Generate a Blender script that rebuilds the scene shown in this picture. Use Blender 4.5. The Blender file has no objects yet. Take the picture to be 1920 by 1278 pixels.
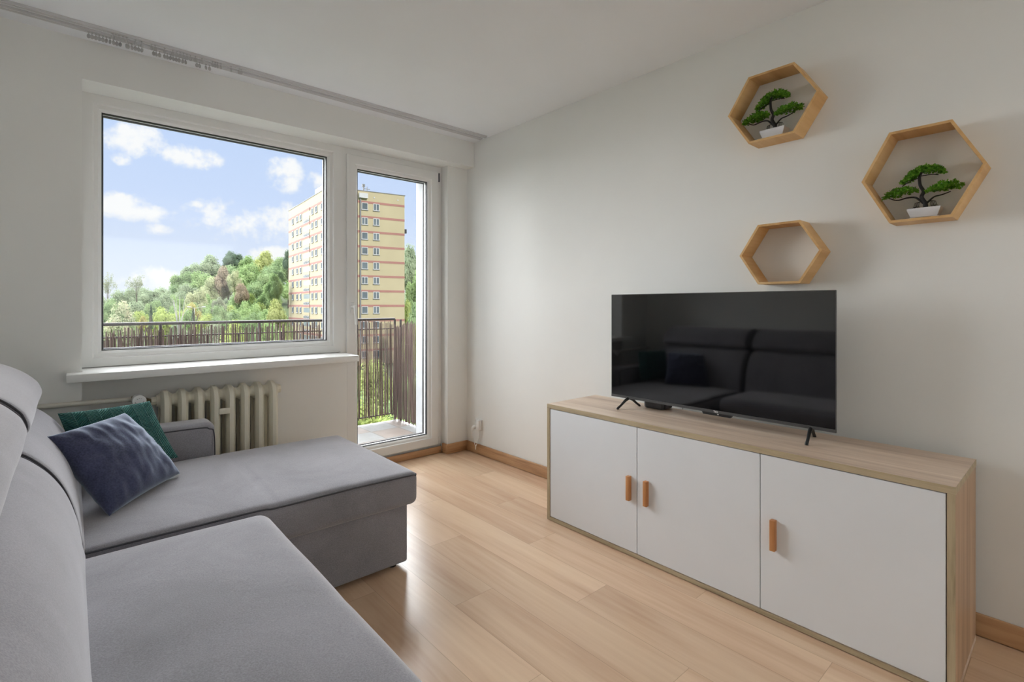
import bpy, bmesh, math, random
from mathutils import Vector, noise
R = math.radians
PI = math.pi
scene = bpy.context.scene
COL = scene.collection

# ---------------------------------------------------------------- camera
cam_d = bpy.data.cameras.new('camera'); cam = bpy.data.objects.new('camera', cam_d); COL.objects.link(cam)
cam.location = (0, 0, 1.2)
cam.rotation_euler = (R(90), 0, R(-41.24))
cam_d.sensor_width = 36; cam_d.lens = 944.9 / 1920 * 36
cam_d.shift_y = -65.8 / 1920
cam_d.clip_start = 0.02; cam_d.clip_end = 3000
scene.camera = cam

scene.view_settings.view_transform = 'Standard'
scene.view_settings.look = 'None'
scene.view_settings.gamma = 1
scene.view_settings.exposure = 0.0
scene.view_settings.use_curve_mapping = False
scene.cycles.use_denoising = True
scene.cycles.max_bounces = 10
scene.cycles.diffuse_bounces = 6
scene.cycles.glossy_bounces = 4
scene.cycles.transparent_max_bounces = 16
scene.cycles.sample_clamp_indirect = 8

# ---------------------------------------------------------------- node helpers
class NT:
    def __init__(s, tree):
        s.t = tree; s.n = tree.nodes; s.l = tree.links
    def node(s, typ, **kw):
        n = s.n.new(typ)
        for k, v in kw.items():
            if k == 'ins':
                for kk, vv in v.items():
                    if isinstance(vv, bpy.types.NodeSocket): s.l.new(vv, n.inputs[kk])
                    else: n.inputs[kk].default_value = vv
            else: setattr(n, k, v)
        return n
    def math(s, op, a, b=None, c=None, clamp=False):
        n = s.node('ShaderNodeMath', operation=op); n.use_clamp = clamp
        for i, v in enumerate((a, b, c)):
            if v is None: continue
            if isinstance(v, bpy.types.NodeSocket): s.l.new(v, n.inputs[i])
            else: n.inputs[i].default_value = v
        return n.outputs[0]
    def mix(s, f, a, b, blend='MIX'):
        n = s.node('ShaderNodeMix', data_type='RGBA', blend_type=blend)
        for i, v in ((0, f), (6, a), (7, b)):
            if isinstance(v, bpy.types.NodeSocket): s.l.new(v, n.inputs[i])
            elif i == 0: n.inputs[0].default_value = v
            else: n.inputs[i].default_value = (*v[:3], 1)
        return n.outputs[2]
    def ramp(s, f, stops):
        n = s.node('ShaderNodeValToRGB'); s.l.new(f, n.inputs[0]); e = n.color_ramp.elements
        while len(e) < len(stops): e.new(0.5)
        for el, (p, c) in zip(e, stops): el.position = p; el.color = (*c[:3], 1)
        return n.outputs[0]

def srgb(r, g, b):
    f = lambda c: c / 12.92 if c <= 0.04045 else ((c + 0.055) / 1.055) ** 2.4
    return (f(r / 255), f(g / 255), f(b / 255))

# ---------------------------------------------------------------- world: hazy spring sky with small clouds
wd = bpy.data.worlds.new('world'); scene.world = wd; wd.use_nodes = True
N = NT(wd.node_tree); N.n.clear()
tc = N.node('ShaderNodeTexCoord').outputs['Generated']
sep = N.node('ShaderNodeSeparateXYZ', ins={0: tc})
dx, dy, dz = sep.outputs
ysafe = N.math('MAXIMUM', dy, 0.02)
gu = N.math('DIVIDE', dx, ysafe); gv = N.math('DIVIDE', dz, ysafe)
grad = N.ramp(N.math('MULTIPLY', dz, 1.0), [(0.0, srgb(236, 242, 254)), (0.06, srgb(226, 236, 254)), (0.18, srgb(206, 224, 255)),
                                            (0.40, srgb(188, 212, 250)), (1.0, srgb(170, 200, 245))])
nz = N.node('ShaderNodeTexNoise', ins={'Vector': tc, 'Scale': 14.0, 'Detail': 7.0, 'Roughness': 0.62})
nz2 = N.node('ShaderNodeTexNoise', ins={'Vector': tc, 'Scale': 42.0, 'Detail': 4.0, 'Roughness': 0.6})
nn = N.math('ADD', N.math('MULTIPLY', N.math('SUBTRACT', nz.outputs[0], 0.5), 5.2), N.math('MULTIPLY', N.math('SUBTRACT', nz2.outputs[0], 0.5), 2.4))
# cloud banks: (x/y, z/y) of the direction and their half sizes
clouds = [(0.075, 0.262, 0.035, 0.022), (0.155, 0.252, 0.035, 0.015), (0.305, 0.246, 0.035, 0.022), (0.375, 0.247, 0.028, 0.014),
          (0.225, 0.150, 0.085, 0.026), (0.30, 0.155, 0.06, 0.028), (0.055, 0.155, 0.028, 0.016), (0.100, 0.148, 0.035, 0.013),
          (0.160, 0.172, 0.014, 0.006), (0.115, 0.126, 0.022, 0.009), (0.285, 0.098, 0.03, 0.012), (0.105, 0.040, 0.035, 0.016),
          (0.06, 0.232, 0.012, 0.009), (-0.5, 0.35, 0.3, 0.06), (0.9, 0.4, 0.3, 0.05), (-0.2, 0.6, 0.25, 0.07)]
mask = None
clouds = [(p, q, a * 1.3, b * 1.3) for (p, q, a, b) in clouds]
for (cu, cv, a, b) in clouds:
    q = N.math('ADD', N.math('POWER', N.math('DIVIDE', N.math('SUBTRACT', gu, cu), a), 2), N.math('POWER', N.math('DIVIDE', N.math('SUBTRACT', gv, cv), b), 2))
    m = N.math('SUBTRACT', 1.0, q)
    mask = m if mask is None else N.math('MAXIMUM', mask, m)
mask = N.math('ADD', N.math('MAXIMUM', mask, -3.5), nn)
ms = N.node('ShaderNodeMapRange', interpolation_type='SMOOTHSTEP', ins={0: mask, 1: -0.3, 2: 1.1, 3: 0.0, 4: 1.0})
sky = N.mix(ms.outputs[0], grad, srgb(252, 253, 255))
ground = N.node('ShaderNodeMapRange', ins={0: dz, 1: -0.02, 2: 0.0})
sky = N.mix(ground.outputs[0], (0.30, 0.36, 0.24), sky)
bg = N.node('ShaderNodeBackground', ins={'Color': sky, 'Strength': 1.06})
out = N.node('ShaderNodeOutputWorld'); N.l.new(bg.outputs[0], out.inputs[0])

def sun(name, direction, strength, angle, color):
    l = bpy.data.lights.new(name, 'SUN'); l.energy = strength; l.angle = R(angle); l.color = color
    o = bpy.data.objects.new(name, l); COL.objects.link(o)
    o.rotation_euler = Vector(direction).to_track_quat('-Z', 'Y').to_euler()
    o.location = (0, 0, 30)
    return o
# broad glow of the bright hazy sky ahead-left of the window, and the sun standing behind the building
# added fill light to brighten the room, at the wall behind the camera
ld = bpy.data.lights.new('rear_fill_light', 'AREA'); ld.shape = 'RECTANGLE'; ld.size = 1.7; ld.size_y = 1.3; ld.energy = 18; ld.color = (0.96, 0.98, 1.0)
lo = bpy.data.objects.new('rear_fill_light', ld); COL.objects.link(lo); lo.location = (1.2, -2.37, 1.55); lo.rotation_euler = (R(90), 0, R(180))
sun('sky_glow', (0.22, -0.86, -0.46), 27.5, 120, (0.97, 0.985, 1.0))
sun('sun', (-0.12, 0.84, -0.58), 5.6, 3, (1.0, 0.97, 0.92))

# ---------------------------------------------------------------- materials
MATS = {}
def principled(name, color=(0.8, 0.8, 0.8), rough=0.5, **kw):
    m = bpy.data.materials.new(name); m.use_nodes = True
    t = NT(m.node_tree); t.n.clear()
    b = t.node('ShaderNodeBsdfPrincipled'); o = t.node('ShaderNodeOutputMaterial'); t.l.new(b.outputs[0], o.inputs[0])
    b.inputs['Base Color'].default_value = (*color[:3], 1); b.inputs['Roughness'].default_value = rough
    for k, v in kw.items(): b.inputs[k].default_value = v
    MATS[name] = m
    return m, t, b
def bump(t, b, h, strength, dist=0.002):
    bp = t.node('ShaderNodeBump', ins={'Height': h, 'Strength': strength, 'Distance': dist}); t.l.new(bp.outputs[0], b.inputs['Normal'])
def simple(name, color, rough=0.5, var=0.06, scale=6.0, bstr=0.0, bscale=200.0, **kw):
    """one-colour surface with a faint procedural mottling and grain"""
    m, t, b = principled(name, color, rough, **kw)
    c = t.node('ShaderNodeTexCoord').outputs['Object']
    n = t.node('ShaderNodeTexNoise', ins={'Vector': c, 'Scale': scale, 'Detail': 3.0})
    dk = tuple(x * (1 - var) for x in color); lt = tuple(min(1, x * (1 + var)) for x in color)
    t.l.new(t.ramp(n.outputs[0], [(0.3, dk), (0.7, lt)]), b.inputs['Base Color'])
    if bstr:
        n2 = t.node('ShaderNodeTexNoise', ins={'Vector': c, 'Scale': bscale, 'Detail': 2.0}); bump(t, b, n2.outputs[0], bstr)
    return m
def wood(name, dark, mid, light, axis='Y', rough=0.4, fine=1.0, boards=None, bstr=0.1, spec=0.5, coord='Object'):
    m, t, b = principled(name, mid, rough)
    b.inputs['Specular IOR Level'].default_value = spec
    c = t.node('ShaderNodeTexCoord').outputs['Object']
    sc = {'X': (0.9, 14, 14), 'Y': (14, 0.9, 14), 'Z': (14, 14, 0.9)}[axis]
    vec = c
    if boards:
        s3 = t.node('ShaderNodeSeparateXYZ', ins={0: c})
        row = t.math('FLOOR', t.math('DIVIDE', s3.outputs[0], boards[0]))
        off = t.math('FRACT', t.math('MULTIPLY', row, 0.618))
        yb = t.math('ADD', t.math('DIVIDE', s3.outputs[1], boards[1]), off)
        cell = t.math('FLOOR', yb)
        cid = t.node('ShaderNodeCombineXYZ', ins={0: row, 1: cell, 2: 0.0})
        wn = t.node('ShaderNodeTexWhiteNoise', noise_dimensions='3D', ins={0: cid.outputs[0]})
        shift = t.node('ShaderNodeVectorMath', operation='SCALE', ins={0: wn.outputs['Color'], 'Scale': 5.0})
        vec = t.node('ShaderNodeVectorMath', operation='ADD', ins={0: c, 1: shift.outputs[0]}).outputs[0]
    mp = t.node('ShaderNodeMapping', ins={'Vector': vec, 'Scale': tuple(x * fine for x in sc)})
    n1 = t.node('ShaderNodeTexNoise', ins={'Vector': mp.outputs[0], 'Scale': 1.0, 'Detail': 5.0, 'Roughness': 0.55, 'Distortion': 0.6})
    mp2 = t.node('ShaderNodeMapping', ins={'Vector': vec, 'Scale': tuple(x * 7 * fine for x in sc)})
    n2 = t.node('ShaderNodeTexNoise', ins={'Vector': mp2.outputs[0], 'Scale': 1.0, 'Detail': 3.0})
    f = t.math('ADD', t.math('MULTIPLY', n1.outputs[0], 0.8), t.math('MULTIPLY', n2.outputs[0], 0.2))
    colr = t.ramp(f, [(0.33, dark), (0.5, mid), (0.66, light)])
    if boards:
        v = t.math('ADD', t.math('MULTIPLY', wn.outputs[0], 0.16), 0.92)
        vv = t.node('ShaderNodeCombineXYZ', ins={0: v, 1: v, 2: v})
        colr = t.mix(1.0, colr, vv.outputs[0], 'MULTIPLY')
        fx = t.math('FRACT', t.math('DIVIDE', s3.outputs[0], boards[0]))
        fy = t.math('FRACT', yb)
        ex = t.math('MULTIPLY', t.math('MINIMUM', fx, t.math('SUBTRACT', 1.0, fx)), boards[0])
        ey = t.math('MULTIPLY', t.math('MINIMUM', fy, t.math('SUBTRACT', 1.0, fy)), boards[1])
        e = t.math('MINIMUM', ex, ey)
        g = t.node('ShaderNodeMapRange', ins={0: e, 1: 0.0004, 2: 0.0013, 3: 0.45, 4: 0.0}).outputs[0]
        colr = t.mix(g, colr, tuple(x * 0.35 for x in dark))
        rr = t.math('ADD', t.math('MULTIPLY', n2.outputs[0], 0.05), rough - 0.02)
        t.l.new(rr, b.inputs['Roughness'])
    t.l.new(colr, b.inputs['Base Color'])
    if bstr: bump(t, b, n2.outputs[0], bstr, 0.0006)
    return m

M = MATS
simple('wall_paint', (0.825, 0.828, 0.805), 0.9, 0.01, 3, 0.05, 300)
simple('ceiling_paint', (0.865, 0.885, 0.915), 0.92, 0.01, 3, 0.05, 300)
wood('floor_laminate', srgb(198, 163, 134), srgb(216, 184, 154), srgb(226, 197, 166), 'Y', 0.25, 0.55, boards=(0.193, 1.29), bstr=0.0, spec=0.6)
wood('skirting_oak', srgb(150, 108, 72), srgb(184, 142, 102), srgb(200, 160, 120), 'Y', 0.45, 1.6)
wood('skirting_oak_x', srgb(150, 108, 72), srgb(184, 142, 102), srgb(200, 160, 120), 'X', 0.45, 1.6)
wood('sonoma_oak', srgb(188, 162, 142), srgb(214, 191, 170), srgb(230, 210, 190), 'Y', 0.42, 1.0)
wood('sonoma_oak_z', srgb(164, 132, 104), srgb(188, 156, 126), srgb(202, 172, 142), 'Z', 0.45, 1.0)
wood('sonoma_edge', srgb(162, 146, 118), srgb(184, 168, 138), srgb(198, 182, 152), 'Y', 0.5, 2.5)
wood('sonoma_edge_z', srgb(162, 146, 118), srgb(184, 168, 138), srgb(198, 182, 152), 'Z', 0.5, 2.5)
wood('shelf_wood', srgb(196, 150, 94), srgb(214, 172, 116), srgb(226, 188, 134), 'X', 0.5, 0.7)
wood('handle_wood', srgb(172, 112, 64), srgb(194, 134, 84), srgb(206, 150, 100), 'Z', 0.45, 2.0)
simple('white_door', (0.83, 0.86, 0.90), 0.38, 0.01)
simple('white_pvc', (0.80, 0.80, 0.785), 0.35, 0.01)
simple('white_sill', (0.84, 0.84, 0.82), 0.4, 0.01)
simple('gasket', (0.03, 0.03, 0.032), 0.6)
simple('track_white', (0.62, 0.62, 0.62), 0.4, 0.02)
simple('track_shade', (0.16, 0.16, 0.16), 0.6)
simple('groove_dark', (0.10, 0.10, 0.10), 0.7)
simple('glider_plastic', (0.50, 0.50, 0.50), 0.4, 0.02)
simple('radiator_cream', (0.80, 0.765, 0.64), 0.35, 0.03, 8, 0.06, 60)
simple('pipe_cream', (0.66, 0.64, 0.57), 0.4, 0.03)
simple('valve_white', (0.78, 0.78, 0.78), 0.35, 0.01)
simple('brass', (0.30, 0.24, 0.16), 0.35, 0.1, Metallic=0.8)
simple('socket_white', (0.82, 0.82, 0.80), 0.3, 0.01)
simple('black_plastic', (0.012, 0.012, 0.013), 0.35)
simple('dark_grey_plastic', (0.05, 0.05, 0.055), 0.4)
simple('bezel_grey', (0.07, 0.07, 0.072), 0.35)
simple('logo_silver', (0.80, 0.80, 0.80), 0.4)
simple('pot_white', (0.75, 0.75, 0.77), 0.35, 0.01)
simple('trunk_black', (0.012, 0.010, 0.009), 0.6, 0.3, 60)
simple('soil_dark', (0.03, 0.025, 0.02), 0.9)
simple('plaster_white', (0.33, 0.335, 0.34), 0.95, 0.05, 12, 0.6, 90)
simple('rail_brown', (0.038, 0.026, 0.023), 0.5, 0.1)
simple('white_paint', (0.8, 0.8, 0.8), 0.6)

def screen_mat():
    m, t, b = principled('tv_screen', (0.002, 0.002, 0.0022), 0.045)
    b.inputs['IOR'].default_value = 1.75
    c = t.node('ShaderNodeTexCoord').outputs['Object']
    n = t.node('ShaderNodeTexNoise', ins={'Vector': c, 'Scale': 30.0})
    t.l.new(t.ramp(n.outputs[0], [(0.2, (0.0018, 0.0018, 0.002)), (0.8, (0.0024, 0.0024, 0.0026))]), b.inputs['Base Color'])
screen_mat()

def fabric(name, col, var, sheen=0.4, scale=900, tint=(0.9, 0.9, 1.0), blotch=2.5, bstr=0.25):
    m, t, b = principled(name, col, 0.95)
    b.inputs['Sheen Weight'].default_value = sheen; b.inputs['Sheen Roughness'].default_value = 0.45
    b.inputs['Sheen Tint'].default_value = (*tint, 1); b.inputs['Specular IOR Level'].default_value = 0.1
    c = t.node('ShaderNodeTexCoord').outputs['Object']
    n1 = t.node('ShaderNodeTexNoise', ins={'Vector': c, 'Scale': scale / 3, 'Detail': 2.0})
    n2 = t.node('ShaderNodeTexNoise', ins={'Vector': c, 'Scale': blotch, 'Detail': 5.0, 'Roughness': 0.65, 'Distortion': 0.8})
    f = t.math('ADD', t.math('MULTIPLY', n1.outputs[0], 0.5), t.math('MULTIPLY', n2.outputs[0], 0.5))
    t.l.new(t.ramp(f, [(0.36, tuple(x * (1 - var) for x in col)), (0.64, tuple(x * (1 + var) for x in col))]), b.inputs['Base Color'])
    bump(t, b, n1.outputs[0], bstr, 0.0015)
    return m, t, b
fabric('sofa_fabric', (0.265, 0.257, 0.280), 0.24, 0.6, tint=(1.0, 0.98, 1.0))
fabric('sofa_piping', (0.085, 0.083, 0.09), 0.10, 0.1)
fabric('blue_velvet', (0.062, 0.068, 0.125), 0.35, 1.0, 500, (0.75, 0.85, 1.0), 6.0)
def quilt():
    m, t, b = fabric('green_velvet', (0.018, 0.115, 0.105), 0.15, 0.55, 500, (0.55, 0.95, 0.9), 5.0)
    uv = t.node('ShaderNodeTexCoord').outputs['UV']
    s = t.node('ShaderNodeSeparateXYZ', ins={0: uv})
    tri = t.math('PINGPONG', s.outputs[0], 0.125)
    h = t.math('SINE', t.math('MULTIPLY', t.math('ADD', s.outputs[1], t.math('MULTIPLY', tri, 1.0)), 2 * PI * 17))
    h = t.math('POWER', t.math('ABSOLUTE', h), 0.5)
    edge = t.node('ShaderNodeMapRange', ins={0: t.math('MINIMUM', tri, t.math('SUBTRACT', 0.125, tri)), 1: 0.0, 2: 0.006}).outputs[0]
    h = t.math('MULTIPLY', h, edge)
    for n in list(t.n):
        if n.bl_idname == 'ShaderNodeBump':
            t.l.new(h, n.inputs['Height']); n.inputs['Strength'].default_value = 1.0; n.inputs['Distance'].default_value = 0.008
quilt()

def glass():
    m = bpy.data.materials.new('window_glass'); m.use_nodes = True; t = NT(m.node_tree); t.n.clear()
    tr = t.node('ShaderNodeBsdfTransparent', ins={0: (0.97, 0.975, 0.97, 1)})
    gl = t.node('ShaderNodeBsdfGlossy', ins={'Color': (1, 1, 1, 1), 'Roughness': 0.02})
    fr = t.node('ShaderNodeFresnel', ins={0: 1.35})
    c = t.node('ShaderNodeTexCoord').outputs['Object']
    n = t.node('ShaderNodeTexNoise', ins={'Vector': c, 'Scale': 2.0})
    f = t.math('MULTIPLY', fr.outputs[0], t.math('ADD', t.math('MULTIPLY', n.outputs[0], 0.1), 0.75))
    mx = t.node('ShaderNodeMixShader', ins={0: f, 1: tr.outputs[0], 2: gl.outputs[0]})
    o = t.node('ShaderNodeOutputMaterial'); t.l.new(mx.outputs[0], o.inputs[0]); MATS['window_glass'] = m
glass()

def leaf_mat(name, c1, c2, scale=0.8):
    m = bpy.data.materials.new(name); m.use_nodes = True; t = NT(m.node_tree); t.n.clear()
    c = t.node('ShaderNodeTexCoord').outputs['Object']
    n = t.node('ShaderNodeTexNoise', ins={'Vector': c, 'Scale': scale, 'Detail': 6.0, 'Roughness': 0.7})
    col = t.ramp(n.outputs[0], [(0.35, c1), (0.65, c2)])
    d = t.node('ShaderNodeBsdfDiffuse', ins={0: col}); tl = t.node('ShaderNodeBsdfTranslucent', ins={0: col})
    mx = t.node('ShaderNodeMixShader', ins={0: 0.3, 1: d.outputs[0], 2: tl.outputs[0]})
    o = t.node('ShaderNodeOutputMaterial'); t.l.new(mx.outputs[0], o.inputs[0]); MATS[name] = m
leaf_mat('leaf_green', (0.195, 0.290, 0.120), (0.350, 0.450, 0.210))
leaf_mat('leaf_mid', (0.180, 0.265, 0.130), (0.310, 0.390, 0.200))
leaf_mat('leaf_lime', (0.274, 0.345, 0.100), (0.409, 0.461, 0.180))
leaf_mat('leaf_yellow', (0.300, 0.345, 0.120), (0.430, 0.450, 0.200))
leaf_mat('leaf_gold', (0.330, 0.300, 0.110), (0.440, 0.400, 0.170))
leaf_mat('leaf_dark', (0.103, 0.149, 0.100), (0.146, 0.194, 0.140))
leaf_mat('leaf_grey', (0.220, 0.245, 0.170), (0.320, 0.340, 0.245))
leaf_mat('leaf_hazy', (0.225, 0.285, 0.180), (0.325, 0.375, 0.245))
leaf_mat('leaf_purple', (0.270, 0.215, 0.165), (0.360, 0.300, 0.215))
leaf_mat('leaf_blossom', (0.221, 0.310, 0.158), (0.557, 0.506, 0.366), 2.6)
leaf_mat('leaf_cream', (0.280, 0.320, 0.180), (0.470, 0.480, 0.300), 2.0)
leaf_mat('bonsai_leaf', (0.03, 0.16, 0.012), (0.30, 0.62, 0.08), 90)
simple('bark_brown', (0.09, 0.075, 0.055), 0.9, 0.3, 10)
simple('bark_pale', (0.34, 0.33, 0.31), 0.9, 0.2, 10)
simple('meadow', (0.06, 0.085, 0.03), 0.95, 0.3, 0.15)

# ---------------------------------------------------------------- mesh helpers
def finish(name, bm, mat, parent=None, smooth=False, loc=None):
    bmesh.ops.recalc_face_normals(bm, faces=bm.faces)
    me = bpy.data.meshes.new(name); bm.to_mesh(me); bm.free()
    if smooth:
        for p in me.polygons: p.use_smooth = True
        if smooth != 'all':
            try: me.set_sharp_from_angle(angle=R(smooth if smooth is not True else 40))
            except Exception: pass
    me.materials.append(MATS[mat] if isinstance(mat, str) else mat)
    o = bpy.data.objects.new(name, me); COL.objects.link(o)
    if parent: o.parent = parent
    if loc: o.location = loc
    return o
def tag(o, label, cat, group=None):
    o['label'] = label; o['category'] = cat
    if group: o['group'] = group
    return o
def empty(name, loc, label, cat, group=None, rz=0):
    o = bpy.data.objects.new(name, None); COL.objects.link(o); o.location = loc; o.rotation_euler = (0, 0, rz)
    o.empty_display_size = 0.05
    return tag(o, label, cat, group)
def structure(o): o['kind'] = 'structure'; return o
def new(): return bmesh.new()
def box(bm, x0, x1, y0, y1, z0, z1, bev=0.0, seg=2):
    vs = [bm.verts.new((x, y, z)) for z in (z0, z1) for (x, y) in ((x0, y0), (x1, y0), (x1, y1), (x0, y1))]
    fs = [(0, 3, 2, 1), (4, 5, 6, 7), (0, 1, 5, 4), (1, 2, 6, 5), (2, 3, 7, 6), (3, 0, 4, 7)]
    faces = [bm.faces.new([vs[i] for i in f]) for f in fs]
    if bev:
        ed = set(e for f in faces for e in f.edges)
        bmesh.ops.bevel(bm, geom=list(ed), offset=bev, segments=seg, affect='EDGES', profile=0.5)
    return bm
def boxo(name, x0, x1, y0, y1, z0, z1, mat, parent=None, bev=0.0):
    b = new(); box(b, x0, x1, y0, y1, z0, z1, bev)
    return finish(name, b, mat, parent, smooth=bool(bev))
def frame_of(d):
    d = d.normalized(); a = Vector((0, 0, 1)) if abs(d.z) < 0.9 else Vector((1, 0, 0))
    u = d.cross(a).normalized(); return u, d.cross(u).normalized()
def tube(bm, pts, rad, n=8, caps=True):
    pts = [Vector(p) for p in pts]; rings = []
    rads = rad if isinstance(rad, (list, tuple)) else [rad] * len(pts)
    u = None
    for i, p in enumerate(pts):
        d = (pts[min(i + 1, len(pts) - 1)] - pts[max(i - 1, 0)])
        if d.length < 1e-9: d = Vector((0, 0, 1))
        d.normalize()
        if u is None: u, v = frame_of(d)
        else:
            u = (u - d * u.dot(d)).normalized()
        v = d.cross(u).normalized()
        rings.append([bm.verts.new(p + (u * math.cos(2 * PI * k / n) + v * math.sin(2 * PI * k / n)) * rads[i]) for k in range(n)])
    for a, b in zip(rings, rings[1:]):
        for k in range(n): bm.faces.new((a[k], a[(k + 1) % n], b[(k + 1) % n], b[k]))
    if caps:
        bm.faces.new(rings[0][::-1]); bm.faces.new(rings[-1])
    return bm
def cyl(bm, c, axis, r, h, n=20, r2=None):
    c = Vector(c); a = Vector(axis).normalized()
    return tube(bm, [c, c + a * h], [r, r if r2 is None else r2], n)
def spline(pts, m=6, closed=False):
    pts = [Vector(p) for p in pts]; n = len(pts); out = []
    rng = range(n) if closed else range(n - 1)
    for i in rng:
        p0 = pts[(i - 1) % n] if closed or i > 0 else pts[0]
        p1 = pts[i]; p2 = pts[(i + 1) % n]
        p3 = pts[(i + 2) % n] if closed or i + 2 < n else pts[-1]
        for k in range(m):
            t = k / m
            out.append(0.5 * ((2 * p1) + (p2 - p0) * t + (2 * p0 - 5 * p1 + 4 * p2 - p3) * t * t + (3 * p1 - p0 - 3 * p2 + p3) * t ** 3))
    if not closed: out.append(pts[-1])
    return out
def loft(bm, rings, caps=True):
    vr = [[bm.verts.new(p) for p in r] for r in rings]; n = len(vr[0])
    for a, b in zip(vr, vr[1:]):
        for k in range(n): bm.faces.new((a[k], a[(k + 1) % n], b[(k + 1) % n], b[k]))
    if caps: bm.faces.new(vr[0][::-1]); bm.faces.new(vr[-1])
    return bm
def ring_frame(bm, x0, x1, z0, z1, prof):
    """mitred rectangular frame: prof = closed list of (inset, y)"""
    loops = []
    for (ins, y) in prof:
        loops.append([bm.verts.new(p) for p in ((x0 + ins, y, z0 + ins), (x1 - ins, y, z0 + ins), (x1 - ins, y, z1 - ins), (x0 + ins, y, z1 - ins))])
    m = len(loops)
    for i in range(m):
        a, b = loops[i], loops[(i + 1) % m]
        for k in range(4): bm.faces.new((a[k], a[(k + 1) % 4], b[(k + 1) % 4], b[k]))
    return bm
def rbox(bm, x0, x1, y0, y1, z0, z1, r, n=14, crown=0.0, wob=0.0, seed=0, fn=None):
    """soft rounded block with a crowned top"""
    c = Vector(((x0 + x1) / 2, (y0 + y1) / 2, (z0 + z1) / 2)); h = Vector(((x1 - x0) / 2, (y1 - y0) / 2, (z1 - z0) / 2))
    def axis_pts(hh):
        rr = min(r, hh); k = [-hh + rr * (1 - math.cos(PI / 2 * i / 5)) for i in range(5)]
        mid = [(-hh + rr) + (2 * (hh - rr)) * i / n for i in range(n + 1)]
        return k + mid + [-a for a in k[::-1]]
    A = [axis_pts(h[i]) for i in range(3)]
    cache = {}
    def vert(p):
        key = tuple(round(v, 6) for v in p)
        if key in cache: return cache[key]
        q = Vector([max(-h[i] + min(r, h[i]), min(h[i] - min(r, h[i]), p[i])) for i in range(3)])
        d = Vector(p) - q
        # axis spacing above is already circular, so project on the rounded shell
        o = q + d.normalized() * r if d.length > 1e-9 else Vector(p)
        w = o + c
        if crown and o.z > 0:
            a = max(0, 1 - (o.x / h.x) ** 2); b = max(0, 1 - (o.y / h.y) ** 2)
            w.z += crown * (a * b) ** 0.6 * (o.z / h.z)
        if wob:
            nv = noise.noise_vector(w * 3.1 + Vector((seed, 0, 0)))
            w += nv * wob
        if fn: w = fn(w)
        cache[key] = bm.verts.new(w); return cache[key]
    for ax in range(3):
        i, j = [(1, 2), (2, 0), (0, 1)][ax]
        for sgn in (-1, 1):
            for a in range(len(A[i]) - 1):
                for b in range(len(A[j]) - 1):
                    P = []
                    for (aa, bb) in ((a, b), (a + 1, b), (a + 1, b + 1), (a, b + 1)):
                        p = [0, 0, 0]; p[ax] = sgn * h[ax]; p[i] = A[i][aa]; p[j] = A[j][bb]; P.append(p)
                    vs = [vert(p) for p in P]
                    if len(set(vs)) == 4:
                        try: bm.faces.new(vs if sgn > 0 else vs[::-1])
                        except ValueError: pass
    return bm
def grow_y(bm, prof, y0, y1, r, n=18, wob=0.0, seed=0):
    """closed (x, z) profile swept along y with soft rounded ends"""
    pr = [Vector((p[0], p[1], 0)) for p in prof]; pts = spline(pr, 5, True)
    m = len(pts)
    cen = sum(pts, Vector()) / m
    nor = []
    for k in range(m):
        t = pts[(k + 1) % m] - pts[k - 1]; nn = Vector((t.y, -t.x, 0)).normalized()
        if nn.dot(pts[k] - cen) < 0: nn = -nn
        nor.append(nn)
    st = []
    for i in range(8): a = PI / 2 * i / 7; st.append((y0 + r * (1 - math.sin(a)), r * (1 - math.cos(a))))
    st = [(y0 + r - r * math.cos(PI / 2 * i / 7), r * (1 - math.sin(PI / 2 * i / 7))) for i in range(8)]
    mid = [(y0 + r + (y1 - y0 - 2 * r) * i / n, 0) for i in range(1, n)]
    st = st + mid + [(y1 - (y - y0), ins) for (y, ins) in st[::-1]]
    rings = []
    for (y, ins) in st:
        ring = []
        for k in range(m):
            q = pts[k] - nor[k] * ins
            w = Vector((q.x, y, q.y))
            if wob: w += noise.noise_vector(w * 3.0 + Vector((seed, 0, 0))) * wob
            ring.append(w)
        rings.append(ring)
    return loft(bm, rings)

# ---------------------------------------------------------------- room shell
XW, XL, YB, YR, ZC = 2.494, -0.42, 3.316, -2.4, 2.537
YF, YN, YO = 3.51, 3.485, 3.74          # window frame face, niche back under the sill, outside face of the wall
structure(boxo('floor', XL, XW, YR, 3.50, -0.2, 0, 'floor_laminate'))
structure(boxo('ceiling', XL - .2, XW + .2, YR - .2, YO, ZC, ZC + 0.25, 'ceiling_paint'))
structure(boxo('wall_right', XW, XW + 0.2, YR, YO, -0.2, ZC, 'wall_paint'))
structure(boxo('wall_left', XL - 0.2, XL, YR, YO, -0.2, ZC, 'wall_paint'))
structure(boxo('wall_back', XL, XW, YR - 0.2, YR, -0.2, ZC, 'wall_paint'))
b = new()
box(b, XL, 0.044, YB, 3.60, -0.2, ZC)            # left of the window
box(b, 0.044, XW, YB, 3.60, 2.337, ZC)           # lintel
box(b, 2.30, XW, 3.415, 3.60, -0.2, 2.337)       # pier right of the balcony door
box(b, 0.044, 1.488, YN, 3.60, -0.2, 0.832)       # under the window
structure(finish('wall_window', b, 'wall_paint'))
b = new()
box(b, XL - .2, 0.09, 3.60, YO, -0.4, 2.9)
box(b, 0.09, 2.2, 3.60, YO, 2.285, 2.9)
box(b, 2.2, 4.2, 3.60, YO, -0.4, 2.9)
box(b, 0.09, 1.50, 3.60, YO, -0.4, 0.90)
structure(finish('wall_outside', b, 'plaster_white'))
structure(boxo('trim_1', 1.44, 2.30, 3.52, 3.68, -0.2, 0.062, 'white_pvc'))     # threshold

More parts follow.
